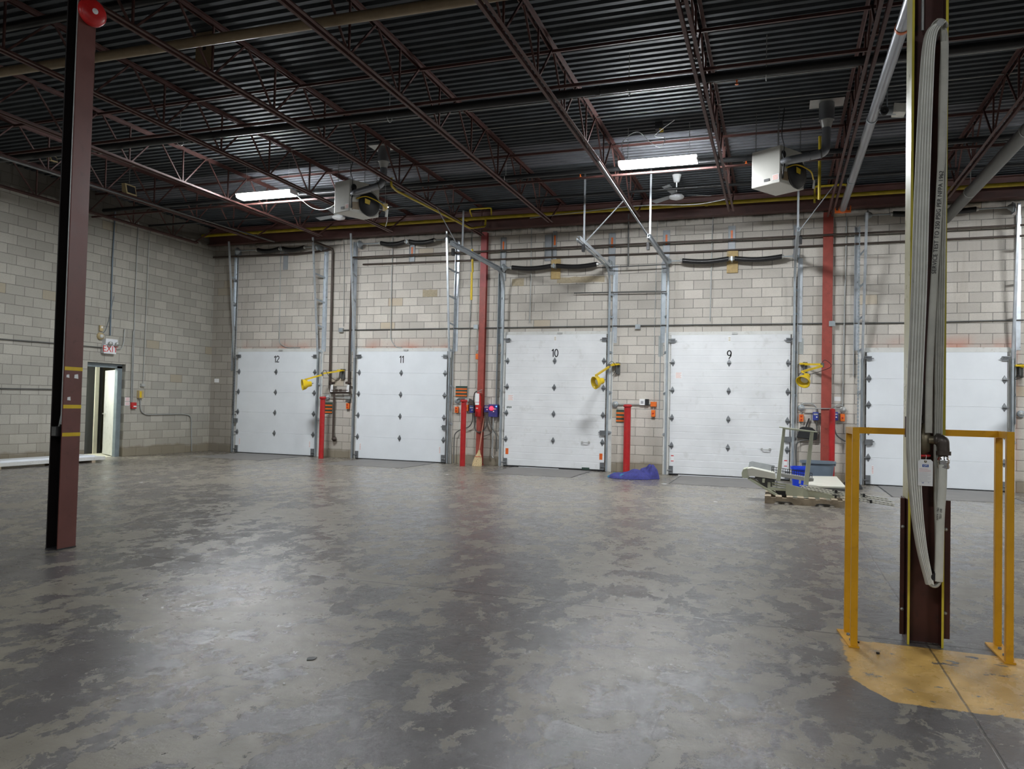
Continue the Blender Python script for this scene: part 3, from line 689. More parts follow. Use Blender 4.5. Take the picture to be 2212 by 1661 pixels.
# alarm bell high on that column
T = thing('alarm_bell', 'round red alarm bell near the top of the maroon column', 'alarm bell', (cx0+0.08, cy0-0.02, 4.98))
bc = Vector((cx0+0.10, cy0+0.02, 5.075))
part(T, 'back_box', MB().box((cx0+0.076, bc.y-0.06, bc.z-0.06), (bc.x+0.0, bc.y+0.06, bc.z+0.06)), 'redbox')
part(T, 'gong', MB().lathe(bc, (1, -0.25, 0), [(0, 0.13), (0.03, 0.128), (0.05, 0.11), (0.062, 0.06), (0.064, 0.0)], 28), 'redbox')
part(T, 'hub', MB().lathe(bc+Vector((0.062, -0.015, 0)), (1, -0.25, 0), [(0, 0.028), (0.006, 0.026), (0.008, 0)], 16), 'paper')
# guarded column with the hose, at right
gx, gy = 0.874, 5.45
T = thing('steel_column', 'dark brown column with yellow flange edges and brown corner plates, at right', 'column', (gx, gy, 0))
hcol(T, gx, gy, 0, 5.45, 'web', 'web', 0.202, 0.21)
for sx, mt, mt2 in ((-1, 'flange', 'flangec'), (1, 'flange', 'flange')):
    xo = gx+sx*0.101
    part(T, 'yellow_flange_edge', MB().box((xo-0.013*(sx > 0)-0.0, gy-0.107, 0), (xo+0.013*(sx < 0), gy-0.1051, 5.4)), mt)
    part(T, 'yellow_flange_side', MB().box((xo+0.0005*sx, gy-0.107, 0.9), (xo+0.0018*sx, gy+0.105, 5.4)), mt2)
for sx in (-1, 1):
    xo = gx+sx*0.103
    b = MB(); b.box((xo, gy-0.035, 0.04), (xo+(0.032 if sx < 0 else 0.045)*sx, gy-0.027, 0.90)); b.box((xo+0.001*sx, gy-0.035, 0.04), (xo+0.009*sx, gy+0.12, 0.90))
    part(T, 'corner_plate', b, 'web', 0.002)
    for z in (0.2, 0.72):
        part(T, 'bolt', MB().lathe((xo+0.018*sx, gy-0.035, z), (0,-1,0), [(0, 0.011), (0.006, 0.011), (0.007, 0)], 8), 'silver')
b = MB(); b.sweep([(gx-0.035, gy-0.05, 3.9), (gx-0.035, gy-0.05, 5.4)], 0.009)
single('conduit', 'thin grey rod down the upper web of the hose column', 'conduit', b, 'cond')
single('junction_strip', 'small dark bracket on the left flange of the hose column', 'bracket', MB().box((gx-0.118, gy-0.09, 1.29), (gx-0.1035, gy-0.06, 1.42)), 'web')
# guard frame: two L-shaped post pairs joined by bars to the column
GP = [(0.438, 5.455), (0.452, 5.155), (1.305, 5.53), (1.283, 5.19)]
def post(T, x, y, h, s_=0.040):
    o = part(T, 'post', MB().box((x-s_/2, y-s_/2, 0.0), (x+s_/2, y+s_/2, h)), 'guard', 0.003)
for side, (a, b2), lab in (('left', (GP[0], GP[1]), 'yellow square-tube guard rail left of the hose column'), ('right', (GP[2], GP[3]), 'yellow square-tube guard rail right of the hose column')):
    T = thing('guard_rail', lab, 'guard rail', ((a[0]+b2[0])/2, (a[1]+b2[1])/2, 0), 'yellow guard rails')
    h = 1.345
    post(T, a[0], a[1], h-0.002); post(T, b2[0], b2[1], h)
    part(T, 'end_bar', MB().beam((a[0], a[1]-0.02, h-0.022), (b2[0], b2[1]+0.02, h-0.022), 0.038, 0.040), 'guard')
    xe = gx-0.105 if side == 'left' else gx+0.105
    part(T, 'top_bar', MB().box((a[0]+(0.02 if side == 'left' else -0.02), 5.455+(0.0)-0.02, h-0.042) if side == 'left' else (xe, 5.455-0.02+0.0, h-0.042), (xe, 5.455+0.02, h-0.002) if side == 'left' else (a[0]-0.02, 5.455+0.02, h-0.002)), 'guard')
    if side == 'right': part(T, 'corner_bar', MB().box((a[0]-0.02, 5.436, h-0.045), (a[0]+0.02, a[1]-0.021, h-0.003)), 'guard')
    mx = (a[0]+b2[0])/2
    part(T, 'base_plate', MB().prism([(b2[0]-0.03, b2[1]-0.03, 0.001), (b2[0]+0.03, b2[1]-0.03, 0.001), (a[0]+0.035, a[1]+0.035, 0.001), (a[0]-0.06, a[1]+0.035, 0.001)], (0,0,0.010)), 'guard')
    for t in (0.3, 0.7):
        q = Vector((a[0]+(b2[0]-a[0])*t-0.005, a[1]+(b2[1]-a[1])*t, 0.011)); part(T, 'anchor_bolt', MB().lathe(q, (0,0,1), [(0, 0.010), (0.012, 0.010), (0.014, 0)], 8), 'zinc')
# ------------------------------------------------------------------ fire hose folded over the rack pins
HY = 5.25
def hp(pts, y): return curve([atY(a, b, y) for a, b in pts], 7)
T = thing('fire_hose', 'white flat fire hose folded in long loops on the column at right', 'fire hose', atY(2017, 1272, HY))
left = [(2030, 44), (2008, 80), (1999, 200), (1990, 420), (1984, 620), (1976, 820), (1972, 950), (1977, 1070), (1989, 1175), (2007, 1258)]
for k in range(5):
    pts = []
    for i, (a, b) in enumerate(left):
        t = i/(len(left)-1); spread = math.sin(PI*min(1, 0.12+t*0.84))
        pts.append((a+(k-2)*6.2*(0.30+0.72*spread), b+(4 if i == 0 else 0)+abs(k-2)*1.5))
    mb = MB(); mb.sweep(hp(pts, HY-0.02-0.001*k), 0.0088, 0.030, 10, (0,1,0)); part(T, 'hose_fold', mb, 'hose')
    e = MB(); e.sweep([p+Vector((0.008, -0.024, 0)) for p in hp(pts, HY-0.02-0.001*k)], 0.0030, 0.008, 6, (0,1,0)); part(T, 'hose_edge', e, 'hose_edge')
right = [(2030, 44), (2043, 85), (2040, 200), (2037, 420), (2034, 620), (2031, 820), (2029, 950), (2029, 1080), (2030, 1180), (2026, 1250)]
for k in range(4):
    pts = [(a-3+(k-1.5)*4.6*(0.35+0.7*math.sin(PI*min(1, 0.1+0.85*i/9))), b) for i, (a, b) in enumerate(right)]
    mb = MB(); mb.sweep(hp(pts, HY+0.015), 0.0075, 0.028, 10, (0,1,0)); part(T, 'hose_fold', mb, 'hose')
# loops round the pins
lp = MB(); lp.sweep([Vector(atY(2028, 62, HY-0.02))+Vector((0.045*math.cos(t), 0, 0.05*math.sin(t))) for t in np.linspace(0.1, PI-0.1, 12)], 0.006, 0.03, 8, (0,1,0)); part(T, 'hose_fold', lp, 'hose')
lp = MB(); lp.sweep([Vector(atY(2017, 1250, HY-0.02))+Vector((0.032*math.cos(t), 0, 0.045*math.sin(t))) for t in np.linspace(PI+0.0, 2*PI, 12)], 0.010, 0.03, 8, (0,1,0)); part(T, 'hose_fold', lp, 'hose')
# flat run that climbs behind the valve, and the run leaving the coupling
f1 = MB(); f1.sweep(hp([(2006, 935), (2008, 800), (2016, 640), (2025, 500), (2034, 330), (2040, 180), (2040, 90)], HY-0.03), 0.021, 0.007, 10, (0,1,0)); part(T, 'flat_run', f1, 'hose')
f2 = MB(); f2.sweep(hp([(2037, 1004), (2036, 1050), (2032, 1110), (2030, 1170), (2029, 1220), (2028, 1256)], HY-0.05), 0.023, 0.012, 12, (0,1,0)); part(T, 'flat_run', f2, 'hosew')
tx = textmesh('SERVICE TEST TO 250 PSIG PER NFPA 1962', 0.034, atY(2026, 480, HY-0.040), Vector((0.06,0,1)), Vector((-1,0,0.06)), 0.0006)
part(T, 'printed_text', tx, 'ink')
tx = textmesh('NFPA 1962\nTEST 250', 0.016, atY(2029, 1110, HY-0.0640), Vector((0.05,0,1)), Vector((-1,0,0.05)), 0.0006)
part(T, 'printed_text', tx, 'ink')
for (a, b, r) in ((2028, 58, 0.022), (2017, 1243, 0.024)):
    q = atY(a, b, HY); T2 = thing('hose_pin', 'round %s pin the fire hose hangs over' % ('top' if b < 500 else 'bottom'), 'pin', q)
    part(T2, 'pin', MB().cyl(Vector((q.x, HY-0.055, q.z)), Vector((q.x, gy-0.006, q.z)), r), 'silver' if b < 500 else 'dark')
# valve, elbow, coupling, handwheel, tag
vz = atY(1992, 945, 5.3); vx = vz.x
T = thing('hose_valve', 'dark brass angle valve with iron elbow on the hose column', 'valve', (vx, 5.3, 1.1))
b = MB(); b.lathe((vx, 5.28, 1.17), (0,0,1), [(0, 0.0), (0, 0.022), (0.03, 0.024), (0.04, 0.042), (0.10, 0.045), (0.14, 0.045), (0.15, 0.036), (0.18, 0.036), (0.185, 0.022), (0.21, 0.018), (0.21, 0)], 18); part(T, 'valve_body', b, 'brass')
rz = MB(); rz.cyl((vx+0.006, 5.28, 1.37), (vx+0.012, 5.28, 1.62), 0.014, 0.012, 10); rz.cyl((vx+0.004, 5.28, 1.40), (vx+0.006, 5.28, 1.43), 0.018, 0.018, 10); part(T, 'riser', rz, 'iron')
ex = atY(2037, 950, 5.22)
o_ = MB(); o_.sweep([(vx+0.03, 5.26, 1.28), (vx+0.085, 5.25, 1.28)], 0.026, None, 14); part(T, 'outlet', o_, 'brass')
el = MB(); el.sweep(bend([(vx+0.07, 5.245, 1.283), (ex.x, 5.22, 1.283), (ex.x+0.003, 5.22, 1.20)], 0.055, 8), 0.034, None, 16); el.cyl((ex.x+0.003, 5.22, 1.215), (ex.x+0.003, 5.22, 1.192), 0.041); el.cyl((vx+0.068, 5.245, 1.283), (vx+0.09, 5.24, 1.283), 0.040); part(T, 'elbow', el, 'iron')
cp = MB(); cp.lathe((ex.x+0.003, 5.22, 1.195), (0,0,-1), [(0, 0.026), (0.01, 0.026), (0.012, 0.031), (0.018, 0.027), (0.025, 0.034), (0.05, 0.034), (0.055, 0.030), (0.075, 0.034), (0.085, 0.030)], 20); part(T, 'coupling', cp, 'chrome')
hwx = atY(1990, 984, 5.24)
hw = MB(); n = 24
ring = [Vector((hwx.x+0.048*math.cos(2*PI*k/n), 5.26+0.048*math.sin(2*PI*k/n), hwx.z)) for k in range(n+1)]
hw.sweep(ring, 0.0075, None, 8, cap=False); hw.beam((hwx.x-0.045, 5.26, hwx.z), (hwx.x+0.045, 5.26, hwx.z), 0.012, 0.006); hw.cyl((hwx.x, 5.26, hwx.z-0.01), (hwx.x, 5.27, 1.175), 0.009)
part(T, 'handwheel', hw, 'redbox')
tg = atY(1999, 1021, 5.19)
T = thing('inspection_tag', 'white inspection tag hanging from the red handwheel', 'tag', (tg.x, 5.19, tg.z-0.085))
b = MB(); hw_, hh = 0.040, 0.080
b.prism([(tg.x-hw_, 5.19, tg.z-hh), (tg.x+hw_, 5.19, tg.z-hh), (tg.x+hw_, 5.19, tg.z+hh-0.012), (tg.x+hw_-0.012, 5.19, tg.z+hh), (tg.x-hw_+0.012, 5.19, tg.z+hh), (tg.x-hw_, 5.19, tg.z+hh-0.012)], (0, 0.0012, 0)); crd = part(T, 'card', b, 'paper')
part(T, 'eyelet', MB().lathe((tg.x, 5.19, tg.z+hh-0.012), (0,-1,0), [(0, 0.008), (0.001, 0.007), (0.0012, 0)], 14), 'brass')
part(T, 'string', MB().sweep(curve([(tg.x, 5.188, tg.z+hh-0.012), (tg.x+0.006, 5.20, tg.z+hh+0.02), (hwx.x+0.02, 5.215, hwx.z+0.006)], 5), 0.0015, None, 6), 'paper')
part(T, 'logo', MB().box((tg.x-0.017, 5.1885, tg.z+0.034), (tg.x+0.017, 5.1899, tg.z+0.050)), 'blue_ink')
part(T, 'logo_text', textmesh('GFS', 0.014, (tg.x, 5.1880, tg.z+0.042), XA, ZA, 0.0004), 'paper')
for k in range(11):
    part(T, 'print_line', MB().box((tg.x-0.034, 5.1888, tg.z+0.022-k*0.0075), (tg.x+(0.03 if k % 3 else 0.012), 5.1899, tg.z+0.0228-k*0.0075)), 'grey_ink' if k > 2 else 'red_ink', parent=crd)
part(T, 'stamp', textmesh('W      *', 0.013, (tg.x, 5.1885, tg.z-0.062), XA, ZA, 0.0003), 'blue_ink')
# ------------------------------------------------------------------ roof joists
def joist(x, ye, label):
    T = thing('roof_joist', label, 'roof joist', (x, 9, 5.42), 'open web roof joists')
    for nm, z, h in (('bottom_chord', 5.42, 0.035), ('top_chord', 6.035, 0.045)):
        b = MB(); y0 = -3.0
        for sx in (-1, 1):
            xx = x+sx*0.024
            zt = z+h
            b.box((xx-0.002, y0, z), (xx+0.002, ye if nm == 'bottom_chord' else 16.75, z+h*1.3))
            zz = z if nm == 'bottom_chord' else z+h-0.002
            b.box((xx, y0, zz), (xx+sx*0.038, ye if nm == 'bottom_chord' else 16.75, zz+0.005))
        part(T, nm, b, 'red_steel')
    k0 = -5
    for k in range(k0, 6):
        yb = 8.72+1.225*k
        if yb > ye-0.2: break
        part(T, 'web_post', MB().beam((x, yb, 5.44), (x, yb, 6.05), 0.022, 0.022, (0,1,0)), 'red_steel')
        for dy in (-0.58, 0.58):
            part(T, 'web_diagonal', MB().beam((x, yb+dy*0.06, 5.45), (x, yb+dy, 6.05), 0.022, 0.022, (0,1,0)), 'red_steel')
    part(T, 'end_diagonal', MB().beam((x, ye-0.1, 5.45), (x, 16.5, 6.05), 0.03, 0.025, (1,0,0)), 'red_steel')
    return T
JX = [(-12.40, 'second rusty red roof joist from the left wall'), (-10.52, 'red roof joist just left of the left fluorescent light'),
      (-8.60, 'red roof joist between the left light and the left heater'), (-4.72, 'red roof joist right of the left heater flue'),
      (-2.83, 'red roof joist just left of the right fluorescent light'), (-0.95, 'red roof joist just right of the right fluorescent light'),
      (2.84, 'red roof joist beside the big dark pipe at right'), (4.75, 'second red roof joist right of the hose column'), (6.65, 'third red roof joist right of the hose column')]
j0 = joist(-14.22, 15.7, 'rusty red roof joist running close along the left wall')
for x, lab in JX: dup(j0, (x, 9, 5.42), lab)
joist(-6.66, 16.6, 'red roof joist ending on the red column between doors 11 and 10')
joist(0.93, 16.6, 'red roof joist ending on the red column right of door 9')
joist(8.55, 16.6, 'red roof joist nearest the right end of the hall')
def ibeam(y, z0, z1, x0, x1, w_=0.2):
    b = MB(); b.box((x0, y-w_/2, z0), (x1, y+w_/2, z0+0.014)); b.box((x0, y-w_/2, z1-0.014), (x1, y+w_/2, z1)); b.box((x0, y-0.006, z0+0.014), (x1, y+0.006, z1-0.014)); return b
single('roof_beam', 'dark red roof beam along the top of the dock wall', 'beam', ibeam(16.70, 5.60, 6.03, LX+0.02, RX-0.02), 'red_steel')
single('roof_beam', 'dark red roof beam over the free-standing columns', 'beam', ibeam(5.4, 5.46, 6.03, LX+0.02, RX-0.02), 'red_steel')
def bridging(y, z, label, mt='red_steel'):
    b = MB(); b.box((LX+0.01, y-0.017, z), (RX-0.01, y+0.017, z+0.004)); b.box((LX+0.01, y-0.017, z), (RX-0.01, y-0.013, z+0.035)); single('joist_bridging', label, 'bridging', b, mt, 'joist bridging angles')
bridging(9.15, 5.462, 'red angle across the joists just in front of the fat black pipe')
bridging(9.28, 5.995, 'dark red angle under the deck above the fat black pipe')
bridging(12.95, 5.462, 'orange-lit red angle across the joists behind the fluorescent lights')
bridging(13.02, 5.995, 'dark red angle under the deck where the lighter deck begins')
def xpipe(p, q, r, label, mt, name='pipe', n=14, cat='pipe'):
    p, q = Vector(p), Vector(q); d = (q-p)/(q.x-p.x)
    a = p+d*(LX+0.01-p.x); b = p+d*(RX-0.01-p.x); return (a, b)
def pipe(name, label, cat, pts, r, mt, n=12, extra=None, group=None):
    b = MB(); b.sweep(pts, r, None, n)
    if extra: extra(b)
    return single(name, label, cat, b, mt, group)
def rings_at(xs, y, z, r):
    def f(b):
        for x in xs: b.cyl((x-0.03, y, z), (x+0.03, y, z), r)
    return f
pipe('heating_pipe', 'cream pipe running across the upper left of the roof', 'pipe', [(LX+0.01, 6.86, 5.60), (RX-0.01, 7.50, 5.60)], 0.058, 'cream')
pipe('sprinkler_pipe', 'fat black sprinkler pipe across the middle of the roof', 'pipe', [(LX+0.01, 9.60, 5.60), (RX-0.01, 9.80, 5.60)], 0.055, 'pipe', extra=rings_at([-9, -2.3, 4.0], 9.68, 5.6, 0.066))
pipe('sprinkler_pipe', 'black pipe just behind the cream pipe at top left', 'pipe', [(LX+0.01, 6.35, 5.78), (RX-0.01, 6.5, 5.78)], 0.05, 'pipe')
pipe('sprinkler_pipe', 'dark sprinkler pipe behind the fluorescent lights', 'pipe', [(LX+0.01, 13.25, 5.70), (RX-0.01, 13.35, 5.70)], 0.042, 'pipe', extra=rings_at([-4.6, -0.6, 2.2], 13.3, 5.7, 0.052))
pipe('sprinkler_pipe', 'thin dark pipe nearest the dock wall under the joists', 'pipe', [(LX+0.01, 14.6, 5.66), (RX-0.01, 14.7, 5.66)], 0.026, 'pipe')
for (x, y, z, lab) in ((-9.2, 9.68, 5.6, 'on the fat black pipe above the left light'), (-5.4, 9.70, 5.6, 'on the fat black pipe near the middle joist'), (-1.9, 9.72, 5.6, 'on the fat black pipe left of the right joist pair'), (-0.2, 9.74, 5.6, 'on the fat black pipe above the right heater'), (-4.9, 13.3, 5.7, 'on the rear dark pipe by the middle joist')):
    b = MB(); b.sweep([Vector((x, y+0.075*math.cos(t), z-0.01+0.08*math.sin(t))) for t in np.linspace(-PI*1.1, PI*0.1, 12)], 0.006, None, 6); b.cyl((x, y, z+0.06), (x, y, DZ), 0.005, n=6)
    single('pipe_hanger', 'looped steel pipe hanger '+lab, 'hanger', b, 'cond', 'pipe hangers')
for px_, py_, z in ((1590, 165, 5.53), (1255, 380, 5.645), (1610, 335, 5.645)):
    p = atZ(px_, py_, z); p.y = {1590: 9.74, 1255: 13.3, 1610: 13.3}[px_]; b = MB(); b.cyl((p.x, p.y, z+0.0), (p.x, p.y, z+0.03), 0.012); b.lathe((p.x, p.y, z-0.03), (0,0,1), [(0, 0.0), (0, 0.022), (0.006, 0.022), (0.008, 0.006), (0.04, 0.006)], 12)
    single('fire_sprinkler', 'small orange sprinkler head on the roof pipe %s' % {1590: 'above the right heater', 1255: 'left of the right light', 1610: 'between the right light and the heater'}[px_], 'sprinkler head', b, 'orange')
pipe('gas_pipe', 'long yellow gas pipe along the roof beam over the dock doors', 'pipe', [(LX+0.02, 16.42, 5.81), (RX-0.01, 16.42, 5.79)], 0.042, 'yellow', extra=rings_at([-12.9, -7.0, -1.5, 3.5], 16.42, 5.80, 0.050))
def pd(px_, py_, z): return atZ(px_, py_, z)
q = pd(845, 402, 5.35)
pipe('gas_pipe', 'yellow branch pipe from the main to the left heater', 'pipe', bend([(q.x, q.y, 5.50), (q.x, q.y, 5.36), (q.x-0.05, q.y+0.3, 5.35), (q.x+0.15, 15.5, 5.35), (q.x+0.15, 16.40, 5.60), (q.x+0.15, 16.41, 5.78)], 0.08), 0.022, 'yellow')
q = pd(1772, 345, 5.6)
pipe('gas_pipe', 'yellow drop pipe beside the right heater', 'pipe', [(q.x, 13.6, 6.07), (q.x, 13.6, 5.0)], 0.024, 'yellow')
pipe('gas_pipe', 'yellow loop pipe rising above the main behind the right heater', 'pipe', bend([(q.x+0.03, 16.2, 5.62), (q.x+0.03, 16.2, 5.95), (q.x+0.62, 16.2, 5.95), (q.x+0.62, 16.2, 5.70)], 0.05), 0.022, 'yellow')
pipe('gas_pipe', 'yellow loop pipe rising above the main left of door 10', 'pipe', bend([(-6.85, 16.36, 5.84), (-6.85, 16.2, 5.97), (-6.30, 16.2, 5.97), (-6.30, 16.2, 5.80)], 0.05), 0.018, 'yellow')
# silver duct pipe parallel to the joists, with the clamp at its end and the camera on it
T = thing('duct_pipe', 'silver metal pipe running toward the camera beside the right column joist', 'pipe', (1.12, 10, 5.25))
b = MB(); b.sweep([(1.10, 4.0, 5.22), (1.12, 16.0, 5.40)], 0.062, None, 18); part(T, 'pipe', b, 'duct')
for y in (8.3, 10.9, 13.9):
    b = MB(); zc = 5.22+(y-4)*0.015; b.cyl((1.11, y-0.02, zc), (1.11, y+0.02, zc), 0.07, n=18); part(T, 'clamp', b, 'orange' if y < 8.5 else 'galvd')
b = MB(); b.cyl((1.12, 15.9, 5.40), (1.12, 16.02, 5.405), 0.075, n=18); b.box((0.98, 15.93, 5.33), (1.27, 15.99, 5.37)); b.box((0.98, 15.93, 5.37), (1.0, 15.99, 5.46)); b.box((1.25, 15.93, 5.37), (1.27, 15.99, 5.46))
part(T, 'end_clamp', b, 'orange')
T = thing('camera_housing', 'small metal camera housing hung beside the silver pipe', 'camera', (1.24, 10.55, 5.2))
b = MB(); c = Vector((1.22, 10.5, 5.26)); b.cyl(c, c+Vector((0.12, 0.0, 0.0)), 0.045, 0.06, 16); b.sweep([(1.24, 10.5, 5.31), (1.24, 10.5, 6.05)], 0.007); part(T, 'socket', b, 'galvd')
b = MB(); b.lathe((1.20, 10.46, 5.24), (0, -1, -0.1), [(0, 0.05), (0.06, 0.05), (0.061, 0.035), (0.03, 0.033), (0.03, 0)], 16); part(T, 'lens_tube', b, 'dark')
b = MB(); b.hull8([(1.30,10.4,5.21),(1.44,10.4,5.19),(1.44,10.6,5.19),(1.30,10.6,5.21)], [(1.31,10.4,5.32),(1.45,10.4,5.30),(1.45,10.6,5.30),(1.31,10.6,5.32)]); part(T, 'plastic_cover', b, 'glassw')
T = thing('drain_pipe', 'big dark grey pipe sloping along the roof at far right', 'pipe', (3.06, 12, 5.15))
b = MB(); b.sweep([(3.04, 6.0, 5.12), (3.07, D-0.01, 5.33)], 0.098, None, 22); part(T, 'pipe', b, 'condd')
for y in (9.2, 11.6, 14.8):
    zc = 5.12+(y-6)*0.0192; b = MB(); b.cyl((3.055, y-0.012, zc), (3.055, y+0.012, zc), 0.103, n=22); b.cyl((3.055, y, zc+0.1), (3.055, y, DZ), 0.006, n=6); part(T, 'hanger_band', b, 'cond')
# ------------------------------------------------------------------ fluorescent lights
def lamp(cx, cy, label, mt='lens', L=1.24):
    z = 5.42; T = thing('fluorescent_light', label, 'ceiling light', (cx, cy, z), 'fluorescent ceiling lights')
    b = MB(); hx = L/2
    pr = [(-0.15, 0.075), (-0.11, 0.10), (0.11, 0.10), (0.15, 0.075)]
    b.prism([(cx-hx-0.01, cy+a, z+c) for a, c in pr], (2*hx+0.02, 0, 0)); b.box((cx-hx-0.012, cy-0.13, z+0.01), (cx-hx, cy+0.13, z+0.075)); b.box((cx+hx, cy-0.13, z+0.01), (cx+hx+0.012, cy+0.13, z+0.075))
    part(T, 'housing', b, 'fw')
    b = MB(); pr = [(-0.148, 0.073), (-0.135, 0.025), (-0.09, 0.0), (0.09, 0.0), (0.135, 0.025), (0.148, 0.073)]
    b.prism([(cx-hx, cy+a, z+c) for a, c in pr], (2*hx, 0, 0)); part(T, 'diffuser', b, mt)
    for sx in (-1, 1):
        b = MB(); b.sweep([(cx+sx*0.5, cy, z+0.10), (cx+sx*0.5, cy, DZ)], 0.0035, None, 6); part(T, 'hanger_wire', b, 'cond')
    return T
lamp(-9.58, 12.40, 'left of the two visible lit fluorescent fixtures'); lamp(-1.92, 12.40, 'right of the two visible lit fluorescent fixtures')
lamp(5.75, 12.40, 'lit fluorescent fixture right of the hose column', 'lens'); lamp(13.3, 12.40, 'lit fluorescent fixture at the far right of the hall', 'lens')
for x in (-9.58, -1.92, 5.75, 13.3): lamp(x, -2.5, 'lit fluorescent fixture over the half of the hall behind the camera', 'lensf')
pipe('cable', 'loose white cable curling above the right light', 'cable', curve([(-2.45, 12.4, 5.52), (-2.5, 12.3, 5.8), (-2.2, 12.0, 5.86), (-1.95, 11.9, 5.62), (-1.8, 11.9, 5.55), (-1.75, 11.95, 5.70), (-1.9, 11.9, 5.74), (-1.6, 11.9, 5.95)], 8), 0.006, 'cond', 6)
T = thing('socket_box', 'black socket box with yellow plug under the deck above the right light', 'outlet', atZ(1424, 275, 6.0))
q = atZ(1424, 275, 6.0); part(T, 'box', MB().cb((q.x, q.y, 6.02), 0.12, 0.10, 0.11), 'dark'); part(T, 'plug', MB().cb((q.x+0.04, q.y-0.02, 5.94), 0.06, 0.05, 0.05), 'ycab')
# ------------------------------------------------------------------ unit heaters
def heater(px4, ntop, roofpx, elbowpx, side, num):
    Z = 4.9; P0, P1, P2 = [atZ(a, b, Z) for a, b in px4]
    P0, P1, P2 = [Vector((p.x, p.y, Z)) for p in (P0, P1, P2)]
    P3 = P1+P2-P0; H = atY(ntop[0], ntop[1], P0.y).z-Z
    T = thing('unit_heater', 'cream gas unit heater hanging at the %s' % side, 'heater', (P0+P1+P2+P3)/4, 'gas unit heaters')
    up = Vector((0, 0, H)); b = MB(); b.hull8([P0, P2, P3, P1], [p+up for p in (P0, P2, P3, P1)]); part(T, 'cabinet', b, 'heater', 0.012)
    u = (P2-P0); ul = u.length; u = u.normalized(); v = (P1-P0); vl = v.length; v = v.normalized(); n = Vector((u.y, -u.x, 0)); n = n if n.dot(v) < 0 else -n
    m_ = Vector((v.y, -v.x, 0)); m_ = m_ if m_.dot(u) < 0 else -m_
    def F(a, h, o=0.0): return P0+u*a*ul+Vector((0, 0, h*H))+n*o          # rear (fan) face
    def G(a, h, o=0.0): return P0+v*a*vl+Vector((0, 0, h*H))+m_*o         # side face
    c = F(0.64, 0.34)
    b = MB(); b.lathe(c, n, [(0, 0.22), (0.02, 0.225), (0.06, 0.20), (0.09, 0.10), (0.10, 0.0)], 26); fmo = part(T, 'fan_motor', b, 'dark')
    b = MB()
    for r in (0.235, 0.19, 0.14, 0.09):
        rg = [c+n*(0.03+0.09*(1-r/0.24))+u*(r*math.cos(t))+Vector((0, 0, r*math.sin(t))) for t in np.linspace(0, 2*PI, 25)]; b.sweep(rg, 0.004, None, 6, cap=False)
    part(T, 'fan_guard', b, 'condd', parent=fmo)
    b = MB(); b.lathe(F(0.13, 0.78), n, [(0, 0.055), (0.006, 0.055), (0.008, 0.0)], 18); part(T, 'vent_disc', b, 'dark')
    # flue: stub from the rear face, level run, elbow, riser to the roof
    R = atZ(roofpx[0], roofpx[1], DZ); E = atY(elbowpx[0], elbowpx[1], R.y)
    b = MB(); s0 = F(0.10, 0.55, 0.0); pts = [s0, s0+n*0.14+Vector((0,0,0.01))]
    fl = MB(); fl.sweep(bend([s0, s0+n*0.12, Vector((R.x, R.y, E.z)), Vector((R.x, R.y, DZ-0.28))], 0.12, 7), 0.062, None, 16)
    part(T, 'flue_pipe', fl, 'duct')
    d = (Vector((R.x, R.y, E.z))-s0).normalized()
    for t in (0.55, 0.85):
        q = s0+(Vector((R.x, R.y, E.z))-s0)*t+n*0.10*(1-t); cl = MB(); cl.cyl(q-d*0.012, q+d*0.012, 0.067, n=16); part(T, 'flue_clamp', cl, 'condd')
    b = MB(); b.cyl((R.x, R.y, DZ-0.38), (R.x, R.y, DZ-0.27), 0.066, 0.095, 18); part(T, 'flue_cone', b, 'silver')
    b = MB(); b.cyl((R.x, R.y, DZ-0.27), (R.x, R.y, DZ-0.01), 0.11, 0.11, 18); part(T, 'roof_collar', b, 'duct')
    b = MB(); b.box((R.x-0.24, R.y-0.17, DZ-0.006), (R.x+0.24, R.y+0.17, DZ-0.001)); part(T, 'roof_flashing', b, 'silver')
    b = MB(); b.sweep(curve([F(0.2, 0.42, 0.02), F(0.45, 0.52, 0.10), F(0.8, 0.40, 0.18), F(1.15, 0.28, 0.10)], 8), 0.011, None, 8); part(T, 'gas_hose', b, 'ycab')
    b = MB(); b.prism([F(1.15, 0.27, 0.10), F(1.22, 0.27, 0.10), F(1.20, 0.02, 0.10), F(1.10, 0.02, 0.10)], n*0.003); part(T, 'tag', b, 'trimw')
    b = MB(); b.prism([F(0.40, 0.45, 0.11), F(0.58, 0.42, 0.11), F(0.56, 0.28, 0.11), F(0.40, 0.30, 0.11)], n*0.003); part(T, 'yellow_label', b, 'ycab')
    b = MB(); b.prism([F(0.05, 0.30, 0.003), F(0.30, 0.34, 0.003), F(0.32, 0.10, 0.003), F(0.08, 0.08, 0.003)], n*0.004); part(T, 'brown_card', b, 'cream')
    b = MB(); b.prism([G(0.55, 0.10, 0.001), G(0.36, 0.10, 0.001), G(0.36, 0.17, 0.001), G(0.55, 0.17, 0.001)], m_*0.004); part(T, 'grille_badge', b, 'dark')
    b = MB(); b.prism([G(0.26, 0.08, 0.001), G(0.03, 0.08, 0.001), G(0.03, 0.24, 0.001), G(0.26, 0.24, 0.001)], m_*0.003); part(T, 'data_plate', b, 'paper')
    b = MB()
    for k in range(5): b.prism([G(0.24, 0.10+k*0.026, 0.004), G(0.06, 0.10+k*0.026, 0.004), G(0.06, 0.108+k*0.026, 0.004), G(0.24, 0.108+k*0.026, 0.004)], m_*0.001)
    part(T, 'data_print', b, 'orange')
    for a, c_ in ((0.05, 0.1), (0.95, 0.1), (0.05, 0.9), (0.95, 0.9)):
        q = P0+u*a*ul+v*c_*vl+up; b = MB(); b.sweep([q, (q.x, q.y, DZ)], 0.005, None, 6); part(T, 'hanger_rod', b, 'condd')
